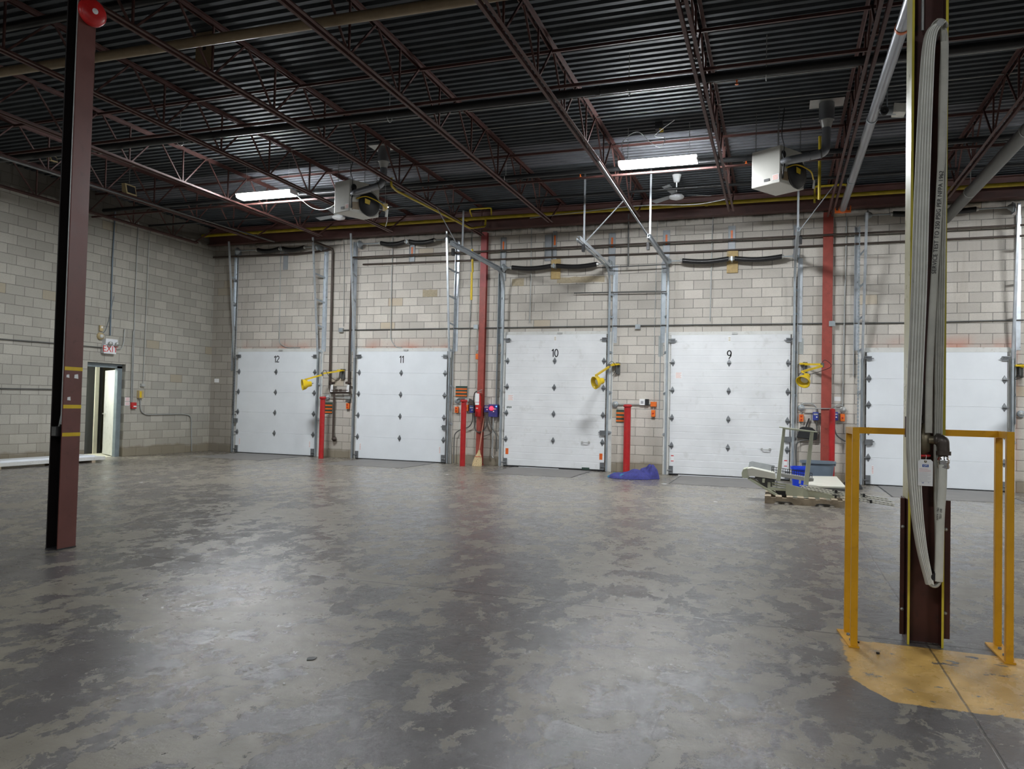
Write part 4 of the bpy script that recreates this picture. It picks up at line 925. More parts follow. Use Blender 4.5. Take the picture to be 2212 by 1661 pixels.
    b = MB(); b.sweep(curve([F(0.04, 0.75, 0.03), F(0.03, 0.95, 0.05), P0+up*1.3+n*0.02, (P0.x+0.05, P0.y+0.1, DZ-0.02)], 6), 0.007, None, 6)
    b.sweep(curve([F(0.06, 0.1, 0.02), F(0.02, 0.35, 0.05), F(0.05, 0.55, 0.05), F(0.03, 0.75, 0.03)], 6), 0.012, None, 6); part(T, 'power_cable', b, 'dark')
    if num: part(T, 'number_mark', textmesh(num, 0.07, F(0.10, 0.10, 0.003), u, ZA, 0.001), 'ink')
    return T
heater([(754.4, 455.3), (721.3, 461.3), (818.2, 469.8)], (753.8, 386.7), (830, 318), (832, 398), 'left, beside the left light', '8')
heater([(1684.9, 393), (1623, 408), (1736.7, 409.8)], (1689.9, 312), (1786, 222), (1787, 330), 'right, between the right light and the hose column', '')
T = thing('thermostat_box', 'cream thermostat box hanging beside the left heater', 'thermostat', atY(832, 448, 12.9)); q = atY(832, 448, 12.9)
part(T, 'box', MB().cb((q.x, q.y, q.z), 0.09, 0.03, 0.14), 'tan'); part(T, 'indicator', MB().cb((q.x+0.065, q.y, q.z), 0.014, 0.014, 0.014), 'tiny')
b = MB(); b.sweep(curve([(q.x, q.y, q.z-0.07), (q.x+0.06, q.y, q.z-0.2), (q.x+0.02, q.y, q.z-0.38)], 5), 0.006, None, 6); b.sweep([(q.x, q.y, q.z+0.07), (q.x, q.y, DZ-0.005)], 0.004, None, 6); part(T, 'cable', b, 'cond')
def fan(capx, capy, hubx, huby, label, rot):
    R = atZ(capx, capy, DZ); H = atY(hubx, huby, R.y); T = thing('ceiling_fan', label, 'ceiling fan', (R.x, R.y, H.z), 'white ceiling fans')
    part(T, 'canopy', MB().lathe((R.x, R.y, DZ), (0,0,-1), [(0, 0.09), (0.14, 0.055), (0.15, 0.0)], 18), 'fw')
    part(T, 'rod', MB().cyl((R.x, R.y, DZ-0.12), (R.x, R.y, H.z+0.05), 0.014), 'fw')
    hb_ = part(T, 'hub', MB().lathe((R.x, R.y, H.z+0.07), (0,0,-1), [(0, 0.03), (0.02, 0.11), (0.06, 0.15), (0.09, 0.14), (0.12, 0.05), (0.125, 0)], 22), 'fw')
    for k in range(3):
        a = rot+k*2*PI/3; d = Vector((math.cos(a), math.sin(a), 0)); s_ = Vector((-d.y, d.x, 0)); c = Vector((R.x, R.y, H.z+0.03))
        b = MB(); b.hull8([c+d*0.12-s_*0.05, c+d*0.68-s_*0.075, c+d*0.68+s_*0.075+ZA*0.03, c+d*0.12+s_*0.05+ZA*0.03], [c+d*0.12-s_*0.05+ZA*0.006, c+d*0.68-s_*0.075+ZA*0.006, c+d*0.68+s_*0.075+ZA*0.036, c+d*0.12+s_*0.05+ZA*0.036]); part(T, 'blade', b, 'angle', parent=hb_)
fan(1462, 378, 1462, 426, 'white ceiling fan below the right fluorescent light', 0.35)
fan(733, 423, 733, 470, 'white ceiling fan seen just below the left heater', 0.8)
# flood lights up by the left wall
for (a, b_, X, lab) in ((277, 408, -12.5, 'rectangular flood light on the roof left of the left light'), (110, 342, -12.9, 'small pale flood light high behind the maroon column')):
    q = atX(a, b_, X); T = thing('flood_light', lab, 'flood light', q); s_ = 1.0 if a > 200 else 0.55
    b = MB(); b.hull8([q+Vector((0.0,-0.15*s_,-0.10*s_)), q+Vector((0.10,-0.13*s_,-0.13*s_)), q+Vector((0.10,0.13*s_,-0.13*s_)), q+Vector((0,0.15*s_,-0.10*s_))], [q+Vector((-0.02,-0.15*s_,0.08*s_)), q+Vector((0.05,-0.13*s_,0.08*s_)), q+Vector((0.05,0.13*s_,0.08*s_)), q+Vector((-0.02,0.15*s_,0.08*s_))]); part(T, 'housing', b, 'tan')
    b = MB(); b.hull8([q+Vector((0.101,-0.10*s_,-0.10*s_)), q+Vector((0.105,-0.10*s_,-0.10*s_)), q+Vector((0.105,0.10*s_,-0.10*s_)), q+Vector((0.101,0.10*s_,-0.10*s_))], [q+Vector((0.061,-0.10*s_,0.05*s_)), q+Vector((0.065,-0.10*s_,0.05*s_)), q+Vector((0.065,0.10*s_,0.05*s_)), q+Vector((0.061,0.10*s_,0.05*s_))]); part(T, 'glass', b, 'dark')
    b = MB(); b.sweep([q+Vector((0.02,0,0.08*s_)), (q.x+0.02, q.y, DZ-0.005)], 0.01, None, 6); part(T, 'bracket', b, 'condd')
T = thing('cardboard_piece', 'brown board fixed to a joist under the cream pipe', 'board', (-7.4, 7.6, 5.6)); qq = atZ(440, 122, 5.76)
part(T, 'board', MB().box((qq.x-0.13, qq.y, qq.z-0.16), (qq.x+0.13, qq.y+0.015, 6.075)), 'cream'); part(T, 'hole', MB().box((qq.x-0.02, qq.y-0.002, qq.z+0.08), (qq.x+0.03, qq.y-0.0005, qq.z+0.14)), 'dark')
# ------------------------------------------------------------------ pipes and conduits on the dock wall
def wline(name, label, pts, r, mt, off=0.06, rb=0.08, cat='conduit', n=8, extra=None):
    P = [W(p[0], p[1], p[2] if len(p) > 2 else off) for p in pts]
    return pipe(name, label, cat, bend(P, rb) if len(P) > 2 else P, r, mt, n, extra)
wline('sprinkler_pipe', 'upper of the two dark pipes across the block wall above the doors', [(761, 571), (759, 556), (768, 556), (1962, 499), (2212, 486)], 0.022, 'bpipe', 0.16, 0.06, 'pipe', 10)
wline('sprinkler_pipe', 'lower of the two dark pipes across the block wall above the doors', [(784, 571), (1500, 544), (1962, 521), (2212, 509)], 0.020, 'bpipe', 0.05, 0.05, 'pipe', 10)
wline('sprinkler_pipe', 'brown pipe across the wall above door 12', [(456, 556), (640, 549), (705, 541), (719, 537)], 0.026, 'bpipe', 0.06, 0.05, 'pipe', 10)
wline('sprinkler_pipe', 'dark pipe from the roof dropping right of door 12', [(553, 528, .5), (676, 521, .5), (719, 538, .10), (712, 838, .10)], 0.030, 'bpipe', 0.1, 0.08, 'pipe', 10)
wline('sprinkler_pipe', 'dark pipe dropping on the left of door 11', [(761, 570), (757, 700), (753, 842)], 0.030, 'bpipe', 0.10, 0.05, 'pipe', 10)
wline('sprinkler_pipe', 'short dark cross pipe joining the two drops between doors 12 and 11', [(712, 836), (714, 848), (757, 848), (753, 836)], 0.026, 'bpipe', 0.11, 0.03, 'pipe', 10)
wline('sprinkler_pipe', 'thin upper cross pipe with unions between doors 12 and 11', [(716, 843), (752, 843)], 0.014, 'bpipe', 0.16, 0.03, 'pipe', 10, extra=lambda b: [b.cyl(W(a, 843, .16), W(a+5, 843, .16), 0.026, n=8) for a in (724, 733)])
wline('drain_pipe', 'brown pipe running down to a flange between doors 12 and 11', [(722, 850), (719, 946)], 0.026, 'bpipe', 0.10, 0.03, 'pipe', 10, extra=lambda b: b.lathe(W(719, 948, .13), (0,1,0), [(0, 0.0), (0, 0.04), (0.05, 0.04), (0.055, 0.07), (0.07, 0.07), (0.075, 0)], 14))
for a, lab in ((716, 'left'), (751, 'right')):
    q = W(a, 838, .17); T = thing('valve_tag', 'white paper tag hanging on the %s dark drop pipe between doors 12 and 11' % lab, 'tag', q)
    b = MB(); b.prism([q+Vector((-0.04,0,-0.1)), q+Vector((0.035,0,-0.1)), q+Vector((0.045,0,0.08)), q+Vector((-0.02,0,0.09))], (0,0.002,0)); part(T, 'card', b, 'paper')
    b = MB()
    for k in range(5): b.box((q.x-0.02, q.y-0.002, q.z-0.06+k*0.026), (q.x+0.02, q.y, q.z-0.054+k*0.026))
    part(T, 'print', b, 'grey_ink')
    b = MB(); b.cyl(q+Vector((-0.07, 0.02, 0.13)), q+Vector((0.07, 0.02, 0.13)), 0.03, n=10); b.cyl(q+Vector((0,0.02,0.13)), q+Vector((0,-0.04,0.13)), 0.035, n=10)
    single('gate_valve', 'small iron valve above the %s paper tag between doors 12 and 11' % lab, 'valve', b, 'bpipe')
wline('conduit', 'long grey conduit along the dock wall from the box right of door 12', [(740, 713), (1000, 709), (1500, 701.5), (1962, 697), (2212, 691)], 0.013, 'condd', 0.03)
wline('conduit', 'conduit dropping to the header of the leftmost dock door', [(606, 535), (604, 700), (603, 742), (620, 751), (648, 751)], 0.012, 'cond', 0.03, 0.10)
wline('conduit', 'conduit dropping to the header of the second dock door from left', [(850, 480), (846, 600), (844, 735), (856, 750), (868, 751)], 0.012, 'cond', 0.03, 0.10)
wline('conduit', 'conduit dropping to the header of the middle dock door', [(1148, 478), (1147, 600), (1144, 698)], 0.012, 'cond', 0.03)
wline('conduit', 'conduit dropping to the header of the fourth dock door from left', [(1541, 455), (1538, 520), (1534, 694)], 0.012, 'cond', 0.03)
wline('conduit', 'thin conduit from the roof to the box right of door 12', [(741, 475), (744, 560), (742, 705)], 0.009, 'cond', 0.03)
wline('conduit', 'thin conduit down the pier left of the fourth dock door', [(1421, 455), (1418, 560), (1414, 700), (1413, 868)], 0.008, 'cond', 0.03)
wline('conduit', 'conduit right of the right wall column', [(1829, 470), (1826, 600), (1822, 760), (1820, 880)], 0.013, 'cond', 0.03)
wline('conduit', 'thin conduit down the pier beside the left red wall column', [(1018, 500), (1017, 660), (1014, 700), (1010, 850)], 0.008, 'cond', 0.03)
wline('conduit', 'grey pipe from door 10 to door 9 at mid-height of the bent tracks', [(1240, 633), (1300, 632), (1440, 630)], 0.014, 'condd', 0.10)
wline('shaft_pipe', 'dark pipe with a hanger between the bent tracks of doors 10 and 9', [(1300, 578), (1444, 571)], 0.014, 'condd', 0.25, 0.08, 'pipe', 8, extra=lambda b: b.sweep([W(1357, 575, .25), W(1358, 462, .25)], 0.016, None, 8))
for a, b_, lab in ((737, 713, 'right of door 12'), (1031, 707, 'on the left wall column'), (1378, 706, 'between doors 10 and 9'), (1797, 700, 'beside the right wall column')):
    q = W(a, b_, .04); T = thing('junction_box', 'small grey junction box on the long conduit %s' % lab, 'junction box', q, 'junction boxes'); part(T, 'box', MB().cb((q.x, D-0.035 if a not in (1031, 1797) else D-0.12, q.z), 0.12, 0.07 if a not in (1031, 1797) else 0.04, 0.11), 'cond', 0.004); part(T, 'cover', MB().cb((q.x, D-0.071 if a not in (1031, 1797) else D-0.1425, q.z), 0.10, 0.003, 0.09), 'galvd')
for k, (a, b_, w_, h_, x0, lab) in enumerate(((1035, 835, 0, 0, 0, ''),)): pass
# tan rendered blocks and mortar patches
def wpatch(x0, y0, x1, y1, mt, label, name='render_patch'):
    a, b = W(x0, y1), W(x1, y0); n = 9; pts = []
    for i in range(n): pts.append((a.x+(b.x-a.x)*i/(n-1), a.z+random.uniform(-.012, .012)))
    for i in range(n): pts.append((b.x-(b.x-a.x)*i/(n-1), b.z+random.uniform(-.012, .012)))
    single(name, label, 'wall patch', MB().prism([(p[0], D-0.003, p[1]) for p in pts], (0, 0.003, 0)), mt)
wpatch(913, 625, 945, 641, 'tan_block', 'single tan rendered block above door 11')
wpatch(1106, 601, 1132, 618, 'tan_block', 'tan rendered strip below the left spring of door 10')
wpatch(1203, 596, 1306, 612, 'tan_block', 'long tan rendered strip under the right spring of door 10')
wpatch(1422, 725, 1433, 770, 'mortar', 'grey mortar smear at the top left of door 9')
wpatch(1725, 730, 1736, 765, 'mortar', 'grey mortar smear at the top right of door 9')
# ------------------------------------------------------------------ controls between the doors
def wbox(T, name, x0, y0, x1, y1, o0, o1, mt, bev=0.004):
    a, b = W(x0, y1, o1), W(x1, y0, o1); return part(T, name, MB().box((a.x, D-o1, a.z), (b.x, D-o0, b.z)), mt, bev)
def push_station(x, y, label, w_=9, h_=14, two=True):
    q = W(x, y, .06); T = thing('push_button_station', label, 'door control', (q.x, D-0.03, q.z-0.07), 'orange push button stations')
    bx_ = part(T, 'box', MB().cb((q.x, D-0.04, q.z), 0.085, 0.07, 0.15), 'orange', 0.006)
    for dz in ((0.035, -0.03) if two else (0.0,)):
        part(T, 'button', MB().lathe((q.x, D-0.075, q.z+dz), (0,-1,0), [(0, 0.018), (0.01, 0.018), (0.012, 0)], 12), 'redbox', parent=bx_)
    b = MB(); b.sweep([(q.x, D-0.03, q.z+0.07), (q.x, D-0.03, q.z+0.19)], 0.010, None, 8); part(T, 'conduit_stub', b, 'cond')
push_station(751, 877, 'orange push button box right of door 12'); push_station(986, 885, 'orange push button box just right of door 11')
push_station(1008, 881, 'orange push button box between the thin bollard and the extinguisher', two=False)
push_station(1411, 893, 'lower orange push button box left of door 9', two=False)
push_station(1731, 903, 'orange push button box right of door 9'); push_station(1820, 902, 'orange push button box left of the unnumbered door', two=False)
def single_box(name, label, cat, x0, y0, x1, y1, o0, o1, mt, bev=0.004):
    a, b = W(x0, y1, o1), W(x1, y0, o1); return single(name, label, cat, MB().box((a.x, D-o1, a.z), (b.x, D-o0, b.z)), mt, None, bev)
single_box('switch_box', 'orange switch box at the end of the conduit left of door 9', 'switch', 1405, 868, 1418, 878, 0, .07, 'orange')
T = thing('isolator_switch', 'black and white isolator box between doors 10 and 9', 'switch', W(1390, 867, .05)); wbox(T, 'white_half', 1381, 862, 1393, 875, 0, .07, 'paper'); wbox(T, 'black_half', 1393.2, 862, 1401, 875, 0, .08, 'dark')
wbox(T, 'print', 1384, 866, 1390, 872, .07, .072, 'grey_ink', 0)
def round_box(x, y, label, mt='galvd', r=0.065):
    q = W(x, y, .05); T = thing('round_junction_box', label, 'junction box', (q.x, D-0.03, q.z), 'round junction boxes')
    part(T, 'body', MB().lathe((q.x, D-0.001, q.z), (0,-1,0), [(0, r), (0.05, r), (0.056, r*0.8), (0.058, 0)], 20), mt)
    part(T, 'cap', MB().lathe((q.x, D-0.059, q.z), (0,-1,0), [(0, r*0.6), (0.01, r*0.55), (0.012, 0)], 16), 'cond')
round_box(706, 858, 'round grey junction box right of the first bollard'); round_box(987, 866, 'round grey junction box right of door 11')
round_box(1329, 873, 'round grey junction box right of door 10'); round_box(1731, 881, 'round grey junction box right of door 9'); round_box(1821, 885, 'round grey junction box left of the unnumbered door', 'silver')
round_box(2206, 894, 'round grey junction box right of the unnumbered door')
wline('conduit', 'short conduit from the round box to the fitting between doors 12 and 11', [(706, 858), (748, 859)], 0.014, 'cond', 0.05)
single_box('junction_fitting', 'grey conduit fitting above the orange box right of door 12', 'junction box', 744, 856, 756, 862, 0.01, .08, 'cond')
single_box('junction_fitting', 'dark conduit fitting hanging above the orange box right of door 12', 'junction box', 748, 862.5, 755, 869, 0.01, .07, 'condd')
wline('conduit', 'dark conduit from the round box to the extinguisher right of door 11', [(987, 865), (991, 861), (1012, 861), (1022, 866), (1024, 880)], 0.020, 'condd', 0.06, 0.1)
single_box('junction_fitting', 'grey conduit fitting behind the second thin bollard', 'junction box', 1004, 861, 1013, 867, 0.06, .14, 'cond')
wline('conduit', 'conduit between the round box and the isolator right of door 10', [(1329, 873), (1405, 873)], 0.013, 'cond', 0.04)
wline('conduit', 'straight conduit across the right wall column', [(1731, 882), (1821, 883)], 0.011, 'cond', 0.125)
wline('conduit', 'arched conduit from the round box to the blue box right of door 9', [(1731, 874), (1735, 871), (1752, 871), (1762, 876), (1764, 892)], 0.013, 'cond', 0.05, 0.15)
wline('conduit', 'arched conduit to the blue box right of the wall column', [(1821, 877), (1812, 874), (1803, 877), (1801, 892)], 0.013, 'cond', 0.05, 0.12)
def blue_box(x, y, label, mt='blueb', w_=0.11, h_=0.17):
    q = W(x, y, .1); T = thing('restraint_control', label, 'control box', (q.x, D-0.05, q.z-h_/2), 'blue control boxes')
    part(T, 'box', MB().cb((q.x, D-0.06, q.z), w_, 0.11, h_), mt, 0.006); part(T, 'knob', MB().lathe((q.x+0.02, D-0.115, q.z-0.02), (0,-1,0), [(0, 0.016), (0.012, 0.015), (0.014, 0)], 12), 'paper')
    part(T, 'face_plate', MB().cb((q.x, D-0.117, q.z+0.04), w_*0.75, 0.004, 0.03), 'silver')
    return q
blue_box(1762, 899, 'blue control box right of door 9'); blue_box(1804, 899, 'blue control box right of the thick red bollard'); blue_box(1019, 884, 'blue control box left of the fire extinguisher')
blue_box(1051, 883, 'small purple-blue box left of the red signal lamp', 'purple', 0.12, 0.16)
q = blue_box(1065, 887, 'large purple-blue control box with the lit signal lamps', 'purple', 0.22, 0.30)
T = thing('signal_lamp', 'glowing red signal lamp on the purple control box', 'signal lamp', W(1060, 882, .17)); q = W(1060, 882, .17)
part(T, 'lamp', MB().lathe((q.x, D-0.118, q.z), (0,-1,0), [(0, 0.05), (0.02, 0.048), (0.04, 0.03), (0.045, 0)], 18), 'redlight'); part(T, 'bezel', MB().lathe((q.x, D-0.1151, q.z), (0,-1,0), [(0, 0.062), (0.003, 0.06), (0.0035, 0.0)], 18), 'dark')
q = W(1070.5, 878, .17); T = thing('signal_lamp', 'small blue indicator beside the red signal lamp', 'signal lamp', q); part(T, 'lamp', MB().lathe((q.x, D-0.118, q.z), (0,-1,0), [(0, 0.016), (0.01, 0.014), (0.012, 0)], 12), 'bluelight')
def striped(x0, y0, x1, y1, label):
    T = thing('dock_marker', label, 'marker panel', W((x0+x1)/2, y1, .02), 'green and orange striped panels'); a, b = W(x0, y1, .02), W(x1, y0, .02); h = (b.z-a.z)
    pnl = part(T, 'panel', MB().box((a.x, D-0.02, a.z), (b.x, D-0.001, b.z)), 'dgreen')
    for k in range(3): z = a.z+h*(0.06+0.30*k); part(T, 'orange_stripe', MB().box((a.x, D-0.024, z), (b.x, D-0.0201, z+h*0.13)), 'orange', parent=pnl)
striped(701, 869, 718, 893, 'green panel with orange stripes right of the first bollard'); striped(984, 834, 1009, 857, 'green panel with orange stripes above the second bollard'); striped(1331, 885, 1356, 912, 'green panel with orange stripes left of the third bollard')
# fire extinguisher on the wall column
q = W(1033, 870, .19); ex_, ey_ = q.x, D-0.19
T = thing('fire_extinguisher', 'red fire extinguisher with a white card on the left wall column', 'fire extinguisher', (ex_, ey_, q.z-0.29), None); zb = q.z-0.33
part(T, 'cylinder', MB().lathe((ex_, ey_, zb), (0,0,1), [(0, 0.0), (0, 0.062), (0.02, 0.068), (0.46, 0.068), (0.52, 0.05), (0.56, 0.026), (0.58, 0.026), (0.58, 0)], 22), 'redbox')
part(T, 'label_card', MB().cb((ex_, ey_-0.071, zb+0.45), 0.10, 0.003, 0.20), 'paper'); part(T, 'white_label', MB().cb((ex_, ey_-0.0695, zb+0.31), 0.10, 0.003, 0.06), 'paper')
b = MB(); b.beam((ex_-0.04, ey_, zb+0.60), (ex_+0.10, ey_-0.02, zb+0.64), 0.022, 0.012); b.beam((ex_-0.04, ey_, zb+0.58), (ex_+0.09, ey_-0.02, zb+0.585), 0.02, 0.012); part(T, 'handle', b, 'silver')
b = MB(); b.sweep(curve([(ex_-0.03, ey_-0.02, zb+0.60), (ex_-0.09, ey_-0.03, zb+0.55), (ex_-0.105, ey_-0.03, zb+0.35), (ex_-0.085, ey_-0.03, zb+0.12)], 6), 0.011, None, 8); part(T, 'hose', b, 'black')
part(T, 'emblem', MB().prism([(ex_-0.03, ey_-0.071, zb+0.20), (ex_, ey_-0.071, zb+0.185), (ex_+0.03, ey_-0.071, zb+0.20), (ex_, ey_-0.071, zb+0.215)], (0, 0.004, 0)), 'paper')
part(T, 'bracket', MB().box((ex_-0.05, ey_+0.05, zb+0.2), (ex_+0.05, D-0.101, zb+0.25)), 'redbox')
single_box('fire_bell_box', 'small orange-red box on the side of the left wall column', 'alarm box', 1027, 764, 1034, 776, .0, .09, 'orange')
single_box('wall_bracket', 'small grey box on the left wall column above the orange-red box', 'bracket', 1028, 746, 1034, 757, .0, .08, 'cond')
# cables hanging from the control boxes
def wcable(label, pts, mt='condd', r=0.014, off=.08): pipe('cable', label, 'cable', curve([W(p[0], p[1], p[2] if len(p) > 2 else off) for p in pts], 7), r, mt, 8)
wcable('dark cable looping left from the blue box behind the second bollard', [(1021, 893), (1020, 910), (1012, 922), (995, 928), (984, 936), (981, 950), (980, 1000)])
wcable('dark cable looping across the left wall column below the extinguisher', [(1024, 893, .14), (1025, 920, .14), (1030, 932, .14), (1042, 932, .14), (1051, 918, .12), (1052, 893, .1)])
wcable('dark cable from the purple box to the track of door 10', [(1055, 893), (1058, 915), (1066, 930), (1072, 942), (1073, 975)])
wcable('thin dark cable behind the broom handle', [(1040, 943), (1055, 939), (1064, 932)], r=0.008)
wline('conduit', 'grey conduit hanging below the purple control box', [(1066, 900), (1065, 930), (1063, 975), (1062, 985), (1065, 989)], 0.018, 'cond', 0.07, 0.05)
wcable('black cable from the blue box right of the bollard to the unnumbered door', [(1804, 910), (1803, 925), (1808, 940), (1822, 951), (1835, 955)])
wcable('black cable dropping behind the uprights of the pallet machine', [(1764, 910), (1765, 935), (1764, 948)])
wcable('dark cable curving right from the foot of door 9', [(1758, 951), (1745, 950), (1728, 953), (1720, 965), (1720, 1010)])
# broom, dustpan
bt, bb = W(1045, 903, .32), W(1035, 977, .42)
T = thing('broom', 'straw broom with a reddish handle leaning on the left wall column', 'broom', Vector((bb.x-0.03, D-0.45, 0)))
bp = Vector((bb.x, D-0.42, 0.36)); tp = Vector((W(1045, 903, .13).x, D-0.117, 1.12))
part(T, 'handle', MB().cyl(bp, tp, 0.013, 0.013, 10), 'stick')
b = MB(); c0 = Vector((bb.x-0.035, D-0.46, 0.0)); prof = [(0.0, 0.115, 0.05), (0.10, 0.11, 0.048), (0.22, 0.085, 0.042), (0.32, 0.035, 0.028), (0.40, 0.02, 0.02)]; rings = []
for t, a, c in prof:
    cen = c0+(bp-c0)*(t/0.38)
    rings.append([cen+Vector((a*math.cos(2*PI*k/28)*(1+0.06*(k % 2)), c*math.sin(2*PI*k/28)*(1+0.12*(k % 2)), 0.012*(k % 2) if t == 0 else 0)) for k in range(28)])
b.add([p for r in rings for p in r], [(i*28+k, i*28+(k+1) % 28, (i+1)*28+(k+1) % 28, (i+1)*28+k) for i in range(4) for k in range(28)], False); b.add(rings[0], [tuple(range(28))]); part(T, 'bristles', b, 'straw')
b = MB(); cen = c0+(bp-c0)*(0.24/0.38); b.sweep([cen+Vector((0.086*math.cos(t), 0.048*math.sin(t), 0)) for t in np.linspace(0, 2*PI, 20)], 0.005, None, 6, cap=False); part(T, 'stitching', b, 'red_ink')
q = W(1741, 935, .12); T = thing('dustpan', 'black dustpan with a handle hanging on the wall right of door 9', 'dustpan', q)
b = MB(); b.prism([(q.x-0.18, D-0.11, q.z-0.10), (q.x+0.20, D-0.11, q.z-0.14), (q.x+0.21, D-0.11, q.z+0.03), (q.x+0.12, D-0.11, q.z+0.11), (q.x-0.06, D-0.11, q.z+0.13), (q.x-0.12, D-0.11, q.z+0.10)], (0, 0.09, 0)); part(T, 'pan', b, 'black', 0.008)
part(T, 'handle', MB().beam((q.x+0.0, D-0.07, q.z+0.12), (q.x+0.06, D-0.05, q.z+0.30), 0.03, 0.02), 'black')
single_box('paper_note', 'torn white paper on the wall right of the right wall column', 'paper', 1802, 857, 1817, 866, 0.0005, .004, 'paper', 0)
single_box('paper_sign', 'small white sign on the wall left of door 12', 'sign', 463, 818, 473, 826, 0.0005, .006, 'paper', 0)
# chain hoist beside the unnumbered door
b = MB(); xa = W(1855, 700, .25).x; z = 0.95; k = 0
while z < 5.2:
    if k % 2: b.box((xa-0.016, D-0.253, z), (xa+0.016, D-0.247, z+0.045))
    else: b.box((xa-0.005, D-0.264, z), (xa+0.005, D-0.236, z+0.045))
    z += 0.036; k += 1
single('hoist_chain', 'long hanging steel chain left of the unnumbered door', 'chain', b, 'galvd')
b = MB(); xa = -13.80; z = 1.0; k = 0
while z < 5.38:
    if k % 2: b.box((xa-0.014, D-0.203, z), (xa+0.014, D-0.197, z+0.045))
    else: b.box((xa-0.004, D-0.212, z), (xa+0.004, D-0.188, z+0.045))
    z += 0.036; k += 1
single('hoist_chain', 'long hanging steel chain left of door 12', 'chain', b, 'condd')
# yellow pull-cord tube left of door 10
T = thing('safety_tube', 'yellow tube hanging on a cord between doors 11 and 10', 'tube', W(1018, 600, .9))
p0, p1, p2 = atY(1020, 538, 15.6), atY(1021, 588, 15.6), atY(1018, 648, 15.6)
part(T, 'upper_tube', MB().cyl(p0, p1, 0.024, n=12), 'lampy'); part(T, 'lower_tube', MB().cyl(p1+Vector((-0.02,0,0.0)), p2, 0.026, n=12), 'lampy')
b = MB(); b.sweep([p0, (p0.x, p0.y, 5.42)], 0.005, None, 6); b.sweep([p2, (p2.x-0.01, p2.y, p2.z-0.5)], 0.006, None, 6); part(T, 'cord', b, 'condd')
part(T, 'clamp', MB().cb((p0.x+0.02, p0.y, p0.z-0.17), 0.09, 0.06, 0.12), 'dark')
# ------------------------------------------------------------------ articulated dock lights
def docklight(mp, ep, tp_, hb, hr, label, eo=.5, to=.95, ho=None):
    ho = to if ho is None else ho
    m0 = W(mp[0], mp[1], .10); e0 = W(ep[0], ep[1], eo); t0 = W(tp_[0], tp_[1], to); b0 = W(hb[0], hb[1], ho); r0 = W(hr[0], hr[1], ho+0.16)
    T = thing('dock_light', label, 'dock light', (m0.x, D-0.05, m0.z), 'yellow swing-arm dock lights')
    b = MB(); b.cb((m0.x+0.02, D-0.03, m0.z-0.08), 0.09, 0.06, 0.26); b.cyl((m0.x, D-0.10, m0.z-0.18), (m0.x, D-0.10, m0.z+0.05), 0.018); part(T, 'wall_mount', b, 'condd')
    part(T, 'mount_bracket', MB().cb((m0.x-0.01, D-0.10, m0.z+0.01), 0.16, 0.12, 0.035), 'lampy')
    part(T, 'inner_arm', MB().beam(m0, e0, 0.04, 0.04), 'lampy'); part(T, 'outer_arm', MB().beam(e0-Vector((0,0,0.03)), t0, 0.04, 0.04), 'lampy')
    part(T, 'elbow_joint', MB().cyl(e0-Vector((0,0,0.06)), e0+Vector((0,0,0.03)), 0.028), 'condd')
    d = (r0-b0).normalized(); c = (b0+r0)/2
    L = (r0-b0).length
    L = 0.215
    b = MB(); b.lathe(b0, d, [(0, 0.0), (0.0, 0.055), (0.02, 0.065), (0.08, 0.07), (0.10, 0.078), (L*0.72, 0.12), (L, 0.135), (L+0.012, 0.14), (L+0.012, 0.125), (L*0.75, 0.10), (0.12, 0.06)], 26); hdp = part(T, 'lamp_head', b, 'lampy'); part(T, 'bulb', MB().lathe(b0+d*0.10, d, [(0, 0.05), (0.05, 0.075), (0.06, 0.07), (0.065, 0)], 18), 'glassw', parent=hdp)
    b = MB(); b.sweep(curve([t0, t0+(c-t0)*0.3+Vector((0.05, 0, 0)), c+Vector((0.0, -0.02, 0.07))], 6), 0.012, None, 8); part(T, 'yoke', b, 'lampy')
    b = MB(); b.sweep(curve([t0+Vector((0.03,0,0)), t0+Vector((0.14, 0.0, -0.10)), b0+Vector((0.05, 0, 0.02)), b0], 6), 0.006, None, 6); part(T, 'cord', b, 'black'); b = MB(); b.sweep(curve([e0+Vector((-0.04,0,0)), e0+Vector((0.05, 0.05, 0.09)), e0+Vector((0.14, 0.1, -0.06)), m0+Vector((-0.08, -0.02, -0.25)), m0+Vector((0,0,-0.1))], 6), 0.006, None, 6); part(T, 'cord', b, 'black')
docklight((737, 801), (696, 807), (659, 820), (673, 829), (653, 831), 'yellow swing-arm dock light beside door 12')
docklight((1332, 788), (1316, 789), (1287, 811), (1303, 822), (1284, 827), 'yellow swing-arm dock light beside door 10', .30, .95)
docklight((1737, 787), (1777, 787), (1732, 803), (1744, 811), (1734, 826), 'yellow swing-arm dock light beside door 9', .55, .98)
docklight((2204, 791), (2225, 793), (2260, 805), (2262, 815), (2250, 828), 'yellow swing-arm dock light at the right edge beside the unnumbered door', .30, .95)
# ------------------------------------------------------------------ dock leveler plates flush with the floor
for x0, x1, y0, lab in ((-13.55, -11.50, 14.96, 'door 12'), (-9.86, -7.80, 14.96, 'door 11'), (-5.83, -3.96, 14.96, 'door 10'), (-1.98, -0.02, 14.86, 'door 9'), (1.88, 3.95, 14.7, 'the unnumbered door')):
    T = thing('dock_leveler', 'flush steel dock plate in the floor in front of %s' % lab, 'dock plate', ((x0+x1)/2, (y0+D)/2, 0), 'dock leveler plates')
    part(T, 'plate', MB().box((x0+0.015, y0+0.015, 0.0005), (x1-0.015, D-0.10, 0.004)), 'steelplate')
    for a, b_ in ((x0-0.012, x0+0.012), (x1-0.012, x1+0.012)): part(T, 'side_gap', MB().box((a, y0, 0.0004), (b_, D-0.10, 0.0018)), 'black')
    part(T, 'lip_joint', MB().box((x0+0.015, y0, 0.0004), (x1-0.015, y0+0.006, 0.0015)), 'iron')
